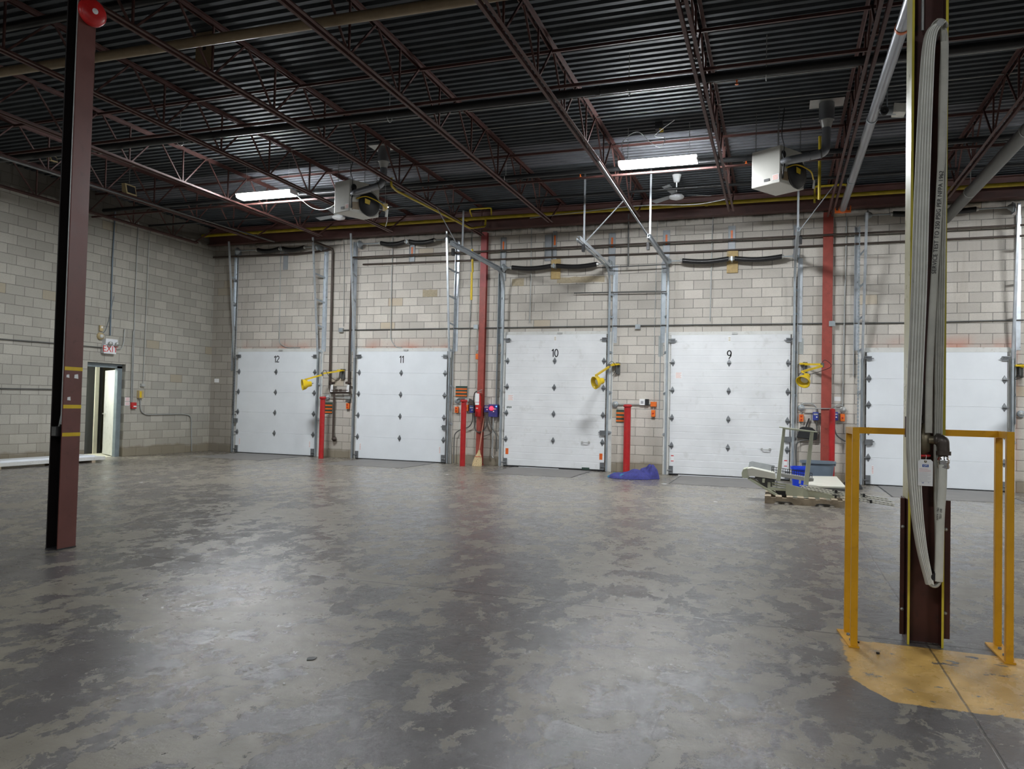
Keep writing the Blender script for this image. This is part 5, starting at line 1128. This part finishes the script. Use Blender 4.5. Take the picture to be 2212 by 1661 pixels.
# ------------------------------------------------------------------ blanket
bx, by = -2.72, 15.62
def lump(bx, by, lx, ly, h, seed, ang=0, n=44):
    rnd = random.Random(seed); ph = [(rnd.uniform(0, 6.3), rnd.uniform(2.0, 7.0), rnd.uniform(-1, 1)) for _ in range(9)]; vs = []; fs = []
    for i in range(n+1):
        for j in range(n+1):
            u, v = i/n*2-1, j/n*2-1; rr = math.sqrt(u*u+v*v); e = max(0.0, 1-max(abs(u), abs(v))**3)
            z = sum(math.sin(k*(u*math.cos(a)+v*math.sin(a))*1.8+a*3)*0.5 for a, k, s_ in ph)/9
            fold = abs(math.sin(2.3*u+1.7*v+ph[0][0]+1.2*math.sin(2*v+ph[1][0])))
            H_ = h*e**0.5*(0.42+0.36*fold+0.5*z)*(0.75+0.25*math.cos(1.5*(u-0.3)))
            x = lx*u*(1-0.16*v*v+0.06*math.sin(3*v+ph[2][0])); y = ly*v*(1-0.20*u*u+0.08*math.sin(4*u+ph[3][0]))
            vs.append((bx+x*math.cos(ang)-y*math.sin(ang), by+x*math.sin(ang)+y*math.cos(ang), max(0.006, H_)))
    for i in range(n):
        for j in range(n): a = i*(n+1)+j; fs.append((a, a+n+1, a+n+2, a+1))
    return vs, fs
T = thing('moving_blanket', 'crumpled indigo blanket on the floor between doors 10 and 9', 'blanket', (bx, by, 0))
b = MB(); b.add(*lump(bx-0.12, by-0.10, 0.44, 0.28, 0.22, 3, 0.15), smooth=True); b.add(*lump(bx+0.20, by+0.12, 0.22, 0.26, 0.36, 8, 0.4), smooth=True); part(T, 'cloth', b, 'blanket')
b = MB(); b.hull8([(bx-0.60, by-0.12, 0.006), (bx-0.30, by-0.36, 0.006), (bx-0.26, by-0.30, 0.006), (bx-0.52, by+0.02, 0.006)], [(bx-0.60, by-0.10, 0.03), (bx-0.30, by-0.34, 0.05), (bx-0.22, by-0.26, 0.10), (bx-0.48, by+0.0, 0.10)]); part(T, 'lining', b, 'teal')
# ------------------------------------------------------------------ pallet and machine
PX0, PX1, PY0, PY1 = -0.19, 1.02, 12.55, 13.55
T = thing('wooden_pallet', 'weathered wooden pallet under the cream machine', 'pallet', ((PX0+PX1)/2, (PY0+PY1)/2, 0))
ra = -0.0
for y in (PY0, (PY0+PY1)/2-0.02, PY1-0.04):
    z0, z1 = 0.0, 0.10; L = PX1-PX0
    pts = [(0, 0), (0.13, 0), (0.16, 0.035), (0.20, 0.045), (0.36, 0.045), (0.40, 0.035), (0.43, 0), (0.72, 0), (0.75, 0.035), (0.79, 0.045), (0.95, 0.045), (0.99, 0.035), (1.02, 0), (L, 0), (L, z1), (0, z1)]
    part(T, 'stringer', MB().prism([(PX0+a, y, c) for a, c in pts], (0, 0.04, 0)), 'wood')
n = 8
for k in range(n):
    x = PX0+k*(PX1-PX0-0.09)/(n-1); part(T, 'deck_board', MB().box((x, PY0-0.01, 0.1005), (x+0.09, PY1+0.01, 0.118)), 'wood')
YM = 12.78
def my(px_, py_, y=YM): return atY(px_, py_, y)
def mp_(x, y, Y=YM): return my(1580+x*.16727, 880+y*.16727, Y)
T = thing('cream_machine', 'cream metal machine frame lying on the wooden pallet', 'machine', (0.35, 12.95, 0.12))
def plate(name, pts, th, mt, Y=YM, dy=0.0, bev=0.004): return part(T, name, MB().prism([mp_(a, b, Y) for a, b in pts], (0, th, 0)), mt, bev)
plate('side_panel', [(700, 985), (1310, 1130), (1330, 1170), (1325, 1190), (715, 1140), (700, 1100)], 0.03, 'olive')
plate('skirt', [(718, 1145), (1325, 1190), (1335, 1205), (718, 1162)], 0.06, 'ivory', YM-0.01)
plate('arm_cover', [(205, 790), (260, 783), (560, 850), (575, 930), (400, 905), (250, 885), (215, 905), (200, 850)], 0.35, 'ivory')
plate('hinge_end', [(205, 785), (150, 800), (130, 845), (135, 900), (160, 915), (225, 912), (205, 860)], 0.38, 'olive', YM-0.01)
plate('diagonal_strut', [(200, 920), (245, 920), (640, 1146), (580, 1152)], 0.03, 'olive', YM)
plate('diagonal_strut', [(235, 915), (280, 915), (660, 1140), (610, 1150)], 0.03, 'olive', YM+0.34)
plate('bracket_stack', [(465, 965), (505, 965), (505, 1030), (700, 1045), (700, 1080), (500, 1070), (465, 1060)], 0.05, 'olive', YM+0.01)
for k in range(3): plate('slide_rail', [(520, 965+k*30), (705, 990+k*30), (705, 1008+k*30), (520, 983+k*30)], 0.04, 'olive', YM+0.02)
plate('base_block', [(560, 1060), (700, 1080), (700, 1150), (600, 1140)], 0.25, 'dark', YM+0.05)
plate('mount_block', [(400, 920), (435, 920), (430, 975), (398, 970)], 0.05, 'olive', YM)
plate('motor_block', [(300, 905), (560, 930), (560, 1010), (430, 1050), (380, 985)], 0.22, 'condd', YM+0.08)
plate('upright', [(662, 268), (700, 272), (632, 955), (575, 950)], 0.045, 'olive', YM-0.02)
plate('upright', [(1020, 310), (1065, 312), (995, 1005), (930, 1000)], 0.045, 'olive', YM-0.02)
plate('top_rail', [(615, 248), (1110, 312), (1110, 325), (1060, 322), (1020, 318), (700, 285), (655, 268), (615, 260)], 0.10, 'olive', YM-0.05)
plate('screen_panel', [(232, 702), (268, 693), (560, 748), (545, 845), (215, 785)], 0.012, 'clothg', YM+0.36)
plate('tray', [(640, 850), (1065, 920), (1060, 955), (990, 960), (640, 895)], 0.22, 'silver', YM+0.12)
plate('tray_foot', [(875, 930), (900, 932), (895, 990), (870, 985)], 0.05, 'ivory', YM+0.12)
T2 = thing('wire_basket', 'long black wire basket lying on the cream machine', 'basket', mp_(780, 830, YM+0.25)); b = MB()
for yy in (YM+0.22, YM+0.36):
    for dy in (0, 35, 70):
        b.sweep([mp_(520, 765+dy, yy), mp_(1040, 850+dy, yy)], 0.005, None, 6)
    for k in range(19):
        x = 520+k*29; b.sweep([mp_(x, 765+(x-520)*0.163, yy), mp_(x, 840+(x-520)*0.163, yy)], 0.004, None, 6)
for k in range(19): x = 520+k*29; b.sweep([mp_(x, 838+(x-520)*0.163, YM+0.22), mp_(x, 838+(x-520)*0.163, YM+0.36)], 0.004, None, 6)
b2 = part(T2, 'wire_frame', b, 'blueb' if False else 'black')
b = MB()
for (a, c, Y) in ((885, 1012, YM-0.04), (900, 1035, YM-0.01), (930, 1055, YM-0.04), (960, 1070, YM-0.01)): pass
ends = [((880, 1008), (2025, 1185)), ((900, 1030), (2085, 1220)), ((960, 1055), (2105, 1252)), ((1320, 1150), (2105, 1272))]
for k, (p, q) in enumerate(ends):
    a, c = mp_(p[0], p[1], YM-0.03-0.012*k), mp_(q[0], q[1], YM-0.03-0.012*k); c = a+(c-a)
    b = MB(); b.beam(a, c, 0.02, 0.018); T3 = thing('slotted_rail', ['topmost', 'second', 'third', 'lowest'][k]+' of the four long cream slotted rails sticking out right of the pallet', 'rail', (a+c)/2, 'cream slotted rails')
    part(T3, 'rail', b, 'ivory'); s_ = MB(); L = (c-a).length; n = int(L/0.055)
    for i in range(n): t0 = (i+0.2)/n; t1 = (i+0.62)/n; s_.beam(a+(c-a)*t0-Vector((0,0.0102,0)), a+(c-a)*t1-Vector((0,0.0102,0)), 0.002, 0.006)
    part(T3, 'slots', s_, 'dark')
for k, (x, y) in enumerate(((1350, 1085), (1345, 1150), (1710, 1135), (1800, 1215))):
    q = mp_(x, y, YM-0.07); b = MB(); b.cb(q, 0.03, 0.05, 0.05); b.beam(q+Vector((-0.05, 0, 0.02)), q+Vector((0.06, 0, -0.02)), 0.008, 0.008); single('cable_tie', 'black tie round the slotted rails, %s' % ['upper left one', 'lower left one', 'upper right one', 'lower right one'][k], 'cable tie', b, 'black')
# ivory board lying on a low base behind the machine
T = thing('ivory_board', 'ivory laminate board lying flat behind the cream machine', 'board', (0.9, 13.35, 0.3))
A = [mp_(1000, 1005, 13.0), mp_(1478, 1035, 13.0)]; B_ = [mp_(1005, 885, 13.65), mp_(1360, 890, 13.65)]
zt = atY(1746, 1049, 13.0).z
f0, f1, k1, k0 = atZ(1580+990*.16727, 880+1010*.16727, zt), atZ(1580+1478*.16727, 880+1022*.16727, zt), atZ(1580+1360*.16727, 880+890*.16727, zt), atZ(1580+1010*.16727, 880+884*.16727, zt)
dn = Vector((0, 0, -0.03)); b = MB(); b.hull8([p+dn for p in (f0, f1, k1, k0)], [f0, f1, k1, k0]); part(T, 'top', b, 'ivory', 0.006)
cx_ = (f0+f1+k1+k0)/4; b = MB(); b.box((cx_.x-0.30, f0.y+0.10, 0.119), (PX1-0.02, PY1, zt-0.031)); part(T, 'base', b, 'condd')
# bins
def binmesh(cx, cy, z0, h, w0, d0, w1, d1, rim, nm, lab, mt, cat, ang=0):
    T = thing(nm, lab, cat, (cx, cy, z0)); n = 28
    def ring(a, b_, z): return [Vector((cx+a*math.copysign(abs(math.cos(2*PI*k/n))**0.6, math.cos(2*PI*k/n)), cy+b_*math.copysign(abs(math.sin(2*PI*k/n))**0.6, math.sin(2*PI*k/n)), z)) for k in range(n)]
    R_ = [ring(w0, d0, z0), ring(w1, d1, z0+h), ring(w1+rim, d1+rim, z0+h), ring(w1+rim, d1+rim, z0+h-0.042)]; I = [ring(w1-0.01, d1-0.01, z0+h), ring(w0-0.01, d0-0.01, z0+0.01)]
    b = MB(); q = R_[0]+R_[1]; b.add(q, [(k, (k+1) % n, n+(k+1) % n, n+k) for k in range(n)], True); b.add(R_[0], [tuple(range(n))]); q = I[0]+I[1]; b.add(q, [(k, (k+1) % n, n+(k+1) % n, n+k) for k in range(n)], True); b.add(I[1], [tuple(range(n))]); part(T, 'tub', b, mt)
    b = MB(); q = I[0]+R_[2]; b.add(q, [(k, (k+1) % n, n+(k+1) % n, n+k) for k in range(n)], True); q = R_[2]+R_[3]; b.add(q, [(k, (k+1) % n, n+(k+1) % n, n+k) for k in range(n)], True); part(T, 'rim', b, mt)
    return T
tb0, tb1 = atY(1738, 998, 16.2), atY(1802, 998, 16.2)
cxb = (tb0.x+tb1.x)/2-0.03; wz = atY(1770, 996, 16.1).z
T = binmesh(cxb, 16.15, 0.0, wz, 0.25, 0.16, 0.31, 0.19, 0.025, 'grey_tub', 'grey plastic tub standing in front of the thick red bollard', 'tub', 'bin')
part(T, 'grip', MB().cb((cxb+0.30, 16.15, wz-0.05), 0.05, 0.14, 0.07), 'tub', 0.006)
c = atY(1728, 1008, 15.6); T = binmesh(c.x, 15.6, 0.0, c.z, 0.13, 0.17, 0.16, 0.20, 0.018, 'recycling_bin', 'bright blue bin left of the grey tub', 'bbin', 'bin')
T = thing('black_bag', 'small black bag on the floor right of the ivory board', 'bag', (1.30, 15.9, 0)); b = MB(); b.add(*lump(1.30, 15.9, 0.20, 0.22, 0.24, 21, 0.3, 26), smooth=True); part(T, 'bag', b, 'black')
# ------------------------------------------------------------------ left wall
def LW(a, b, off=0.0): return atX(a, b, LX+off)
def lline(label, pts, r, mt, off=.03, rb=.08, name='conduit', n=8, cat='conduit'): P = [LW(p[0], p[1], off) for p in pts]; return pipe(name, label, cat, bend(P, rb) if len(P) > 2 else P, r, mt, n)
# door frame, open leaf, lamp panel inside
T = bpy.data.objects.new('door_6', None); COL.objects.link(T); T.location = (LX, (dj0+dj1)/2, 0); T['kind'] = 'structure'
fr = MB(); fr.box((LX-0.16, dj1-0.15, 0), (LX-0.10, dj1-0.001, dz1-0.05)); fr.box((LX-0.16, dj0+0.001, 0), (LX-0.10, dj0+0.05, dz1-0.05)); fr.box((LX-0.16, dj0+0.001, dz1-0.10), (LX-0.10, dj1-0.001, dz1-0.001)); fr.box((LX-0.10, dj1-0.15, 0), (LX-0.08, dj1-0.12, dz1-0.1)); part(T, 'door_frame', fr, 'frameg')
l0, l1 = atX(247, 850, LX-0.18), atX(226, 850, LX-0.98); lf = MB(); lf.beam((l0.x, l0.y+0.022, 1.04), (l1.x, l1.y+0.022, 1.04), 0.042, 2.04); leaf = part(T, 'door_leaf', lf, 'trimw')
e = (l1-l0); e.z = 0; hp_ = l0+e*0.92; hd = MB(); hd.cyl((hp_.x, hp_.y, 1.0), (hp_.x, hp_.y-0.06, 1.0), 0.015); hd.beam((hp_.x, hp_.y-0.06, 1.0), (hp_.x+0.12, hp_.y-0.09, 1.0), 0.02, 0.02); part(T, 'door_handle', hd, 'silver', parent=leaf)
pn = MB(); pn.box((LX-1.15, 12.5, 2.66), (LX-0.5, 13.1, 2.695)); T = thing('ceiling_panel_light', 'lit ceiling panel inside the side room', 'ceiling light', (LX-0.8, 12.8, 2.66)); part(T, 'panel', pn, 'roomlight')
# exit sign
q = LW(236, 748, .06); T = thing('exit_sign', 'white EXIT sign with two emergency lamps over the side door', 'exit sign', (LX+0.06, q.y, q.z-0.15))
yy, zz = q.y, q.z
part(T, 'sign_box', MB().box((LX+0.001, yy-0.175, zz-0.175), (LX+0.10, yy+0.165, zz+0.03)), 'fw', 0.004); part(T, 'battery_box', MB().box((LX+0.001, yy-0.15, zz+0.032), (LX+0.12, yy+0.18, zz+0.17)), 'fw', 0.004)
part(T, 'exit_text', textmesh('EXIT', 0.205, (LX+0.102, yy-0.005, zz-0.072), Vector((0,1,0)), ZA, 0.001), 'red_ink')
for dy in (-0.05, 0.14): part(T, 'lamp_head', MB().lathe((LX+0.12, yy+dy, zz+0.07), (1, -0.3, -0.3), [(0, 0.02), (0.02, 0.045), (0.07, 0.05), (0.072, 0)], 16), 'silver')
q = LW(219, 726, .05); T = thing('alarm_horn', 'round tan alarm horn left of the exit sign', 'alarm horn', (LX, q.y, q.z)); part(T, 'base', MB().lathe((LX+0.001, q.y, q.z), (1,0,0), [(0, 0.085), (0.05, 0.08), (0.055, 0)], 22), 'tan'); part(T, 'horn', MB().lathe((LX+0.056, q.y, q.z), (1,0,0), [(0, 0.045), (0.02, 0.04), (0.022, 0)], 18), 'trimw')
q = LW(219, 709, .03); T = thing('thermostat', 'small tan thermostat above the alarm horn', 'thermostat', (LX, q.y, q.z-0.06)); part(T, 'box', MB().cb((LX+0.02, q.y, q.z), 0.038, 0.09, 0.13), 'tan', 0.004); part(T, 'window', MB().cb((LX+0.0405, q.y+0.01, q.z+0.025), 0.002, 0.04, 0.04), 'paper')
lline('dark blue cable bundle dropping from the roof to the exit sign', [(249, 455), (243, 560), (238, 725)], 0.016, 'tub', .03, .05, 'cable', 8, 'cable')
lline('thin blue wire curling down to the alarm horn', [(246, 640), (236, 690), (228, 715), (220, 722)], 0.006, 'tub', .03, .05, 'cable', 6, 'cable')
lline('thin grey conduit from the roof to the red pull station', [(299, 480), (292, 640), (286, 868)], 0.011, 'cond')
lline('short grey conduit beside the pull station line', [(288, 714), (286, 760), (283, 868)], 0.013, 'cond')
lline('thin grey conduit from the roof to the yellow box', [(323, 492), (317, 640), (309, 828)], 0.009, 'cond')
lline('bent grey conduit right of the exit sign', [(269, 711), (267, 742), (262, 754), (252, 754)], 0.013, 'cond', .03, .12)
lline('bent conduit from the yellow box along the wall to the floor', [(303, 862), (304, 888), (315, 896), (395, 894), (413, 898), (414, 975)], 0.013, 'cond', .03, .12)
lline('upper horizontal conduit on the left wall', [(0, 732), (114, 741), (222, 751)], 0.012, 'condd')
lline('lower horizontal conduit on the left wall', [(0, 839), (130, 841)], 0.012, 'condd')
q = LW(289, 876, .04); T = thing('pull_station', 'red fire alarm pull station right of the side door', 'alarm box', (LX, q.y, q.z-0.09)); part(T, 'box', MB().cb((LX+0.03, q.y, q.z), 0.058, 0.14, 0.15), 'redbox', 0.006); part(T, 'lever', MB().cb((LX+0.066, q.y+0.01, q.z-0.02), 0.012, 0.08, 0.03), 'paper')
q = LW(275, 867, 0); T = thing('wall_notice', 'pink and white notice between the side door and the pull station', 'notice', (LX, q.y, q.z-0.1)); part(T, 'upper_sheet', MB().cb((LX+0.002, q.y, q.z+0.05), 0.003, 0.14, 0.09), 'paper'); part(T, 'lower_sheet', MB().cb((LX+0.002, q.y, q.z-0.055), 0.003, 0.14, 0.09), 'paper')
b = MB()
for dz in (0.05, -0.055):
    for k in range(3): b.cb((LX+0.004, q.y, q.z+dz+0.03-k*0.028), 0.001, 0.11, 0.008)
part(T, 'red_print', b, 'red_ink')
q = LW(305, 852, .05); T = thing('yellow_box', 'yellow and cream switch box on the left wall', 'switch', (LX, q.y, q.z-0.1)); part(T, 'box', MB().cb((LX+0.04, q.y-0.02, q.z), 0.078, 0.14, 0.19), 'tan', 0.005); part(T, 'yellow_face', MB().cb((LX+0.0815, q.y-0.045, q.z), 0.004, 0.06, 0.15), 'lampy')
q = LW(308, 832, .03); T = thing('outlet_box', 'small grey box above the yellow switch box', 'outlet', (LX, q.y, q.z)); part(T, 'box', MB().cb((LX+0.03, q.y, q.z), 0.058, 0.11, 0.07), 'cond', 0.004); part(T, 'cover', MB().cb((LX+0.0605, q.y, q.z), 0.003, 0.09, 0.055), 'silver')
# long white panels lying by the left wall
T = thing('white_panel', 'long white door panel lying on the floor along the left wall', 'panel', (-14.25, 11.2, 0))
part(T, 'panel', MB().box((-14.20, 8.6, 0.05), (-13.86, 12.75, 0.12)), 'white'); part(T, 'edge_strip', MB().box((-13.859, 8.6, 0.052), (-13.852, 12.75, 0.118)), 'trimw')
T = thing('white_panel', 'second white panel whose end sticks out past the maroon column', 'panel', (-14.35, 12.6, 0))
part(T, 'panel', MB().box((-14.40, 10.0, 0.1205), (-13.98, 12.6, 0.15)), 'white')
for y in (10.3, 11.6, 12.4):
    single('wood_skid', 'wooden skid under the white panels, %s' % {10.3: 'near the picture edge', 11.6: 'left of the maroon column', 12.4: 'right of the maroon column'}[y], 'skid', MB().box((-14.22, y, 0.0), (-13.84, y+0.09, 0.049)), 'wood')
# litter and scraps on the floor
SCR = [(1435, 962+83-0.0, 'paper', 0.05, 'white scrap of paper in front of door 9'), (1546, 1084, 'paper', 0.035, 'small white scrap on the floor left of the pallet'), (304, 1042, 'paper', 0.04, 'white scrap on the floor right of the maroon column'),
       (674, 1422, 'black', 0.035, 'dark leaf-shaped scrap at the lower left of the floor'), (966, 1025, 'paper', 0.04, 'white scrap on the floor in front of door 11'), (1896, 1412, 'black', 0.010, 'small dark bolt on the painted yellow floor'), (1853, 1388, 'black', 0.009, 'dark pebble at the foot of the left guard rail'), (614, 1477, 'paper', 0.006, 'tiny white chip at the lower left')]
for a, b_, mt, s_, lab in SCR:
    q = atZ(a, b_, 0.002); b = MB(); n = 7; b.prism([(q.x+s_*random.uniform(.6, 1.2)*math.cos(2*PI*k/n), q.y+s_*random.uniform(.5, 1.1)*math.sin(2*PI*k/n), 0.001) for k in range(n)], (0, 0, 0.003 if s_ > 0.02 else s_)); single('floor_scrap', lab, 'scrap', b, mt)

# thin services under the deck
q0 = atZ(0, 351, 5.22)
pipe('sprinkler_pipe', 'thin grey pipe running toward the camera beside the leftmost roof joist', 'pipe', [(q0.x, 3.0, 5.20), (q0.x-0.25, 16.35, 5.52)], 0.020, 'condd', 10)
pipe('wire', 'sagging white wire from the left fluorescent light to the left heater', 'wire', curve([(-8.95, 12.45, 5.45), (-8.6, 12.5, 5.18), (-8.2, 12.4, 5.10), (-7.75, 12.2, 5.2)], 6), 0.005, 'paper', 6)
pipe('conduit', 'thin pale conduit clipped under the deck in front of the heaters', 'conduit', [(LX+0.02, 10.95, 6.065), (RX-0.02, 10.95, 6.065)], 0.010, 'cond', 6)
pipe('conduit', 'thin pale conduit clipped under the deck just behind the fat black pipe', 'conduit', [(LX+0.02, 11.75, 6.065), (RX-0.02, 11.75, 6.065)], 0.008, 'cond', 6)
pipe('cable', 'pale cable draped over the joists below the right fluorescent light', 'cable', curve([(-5.1, 15.4, 5.47), (-2.8, 15.0, 5.47), (-1.6, 14.9, 5.40), (-0.95, 14.9, 5.47)], 6), 0.009, 'cond', 6)
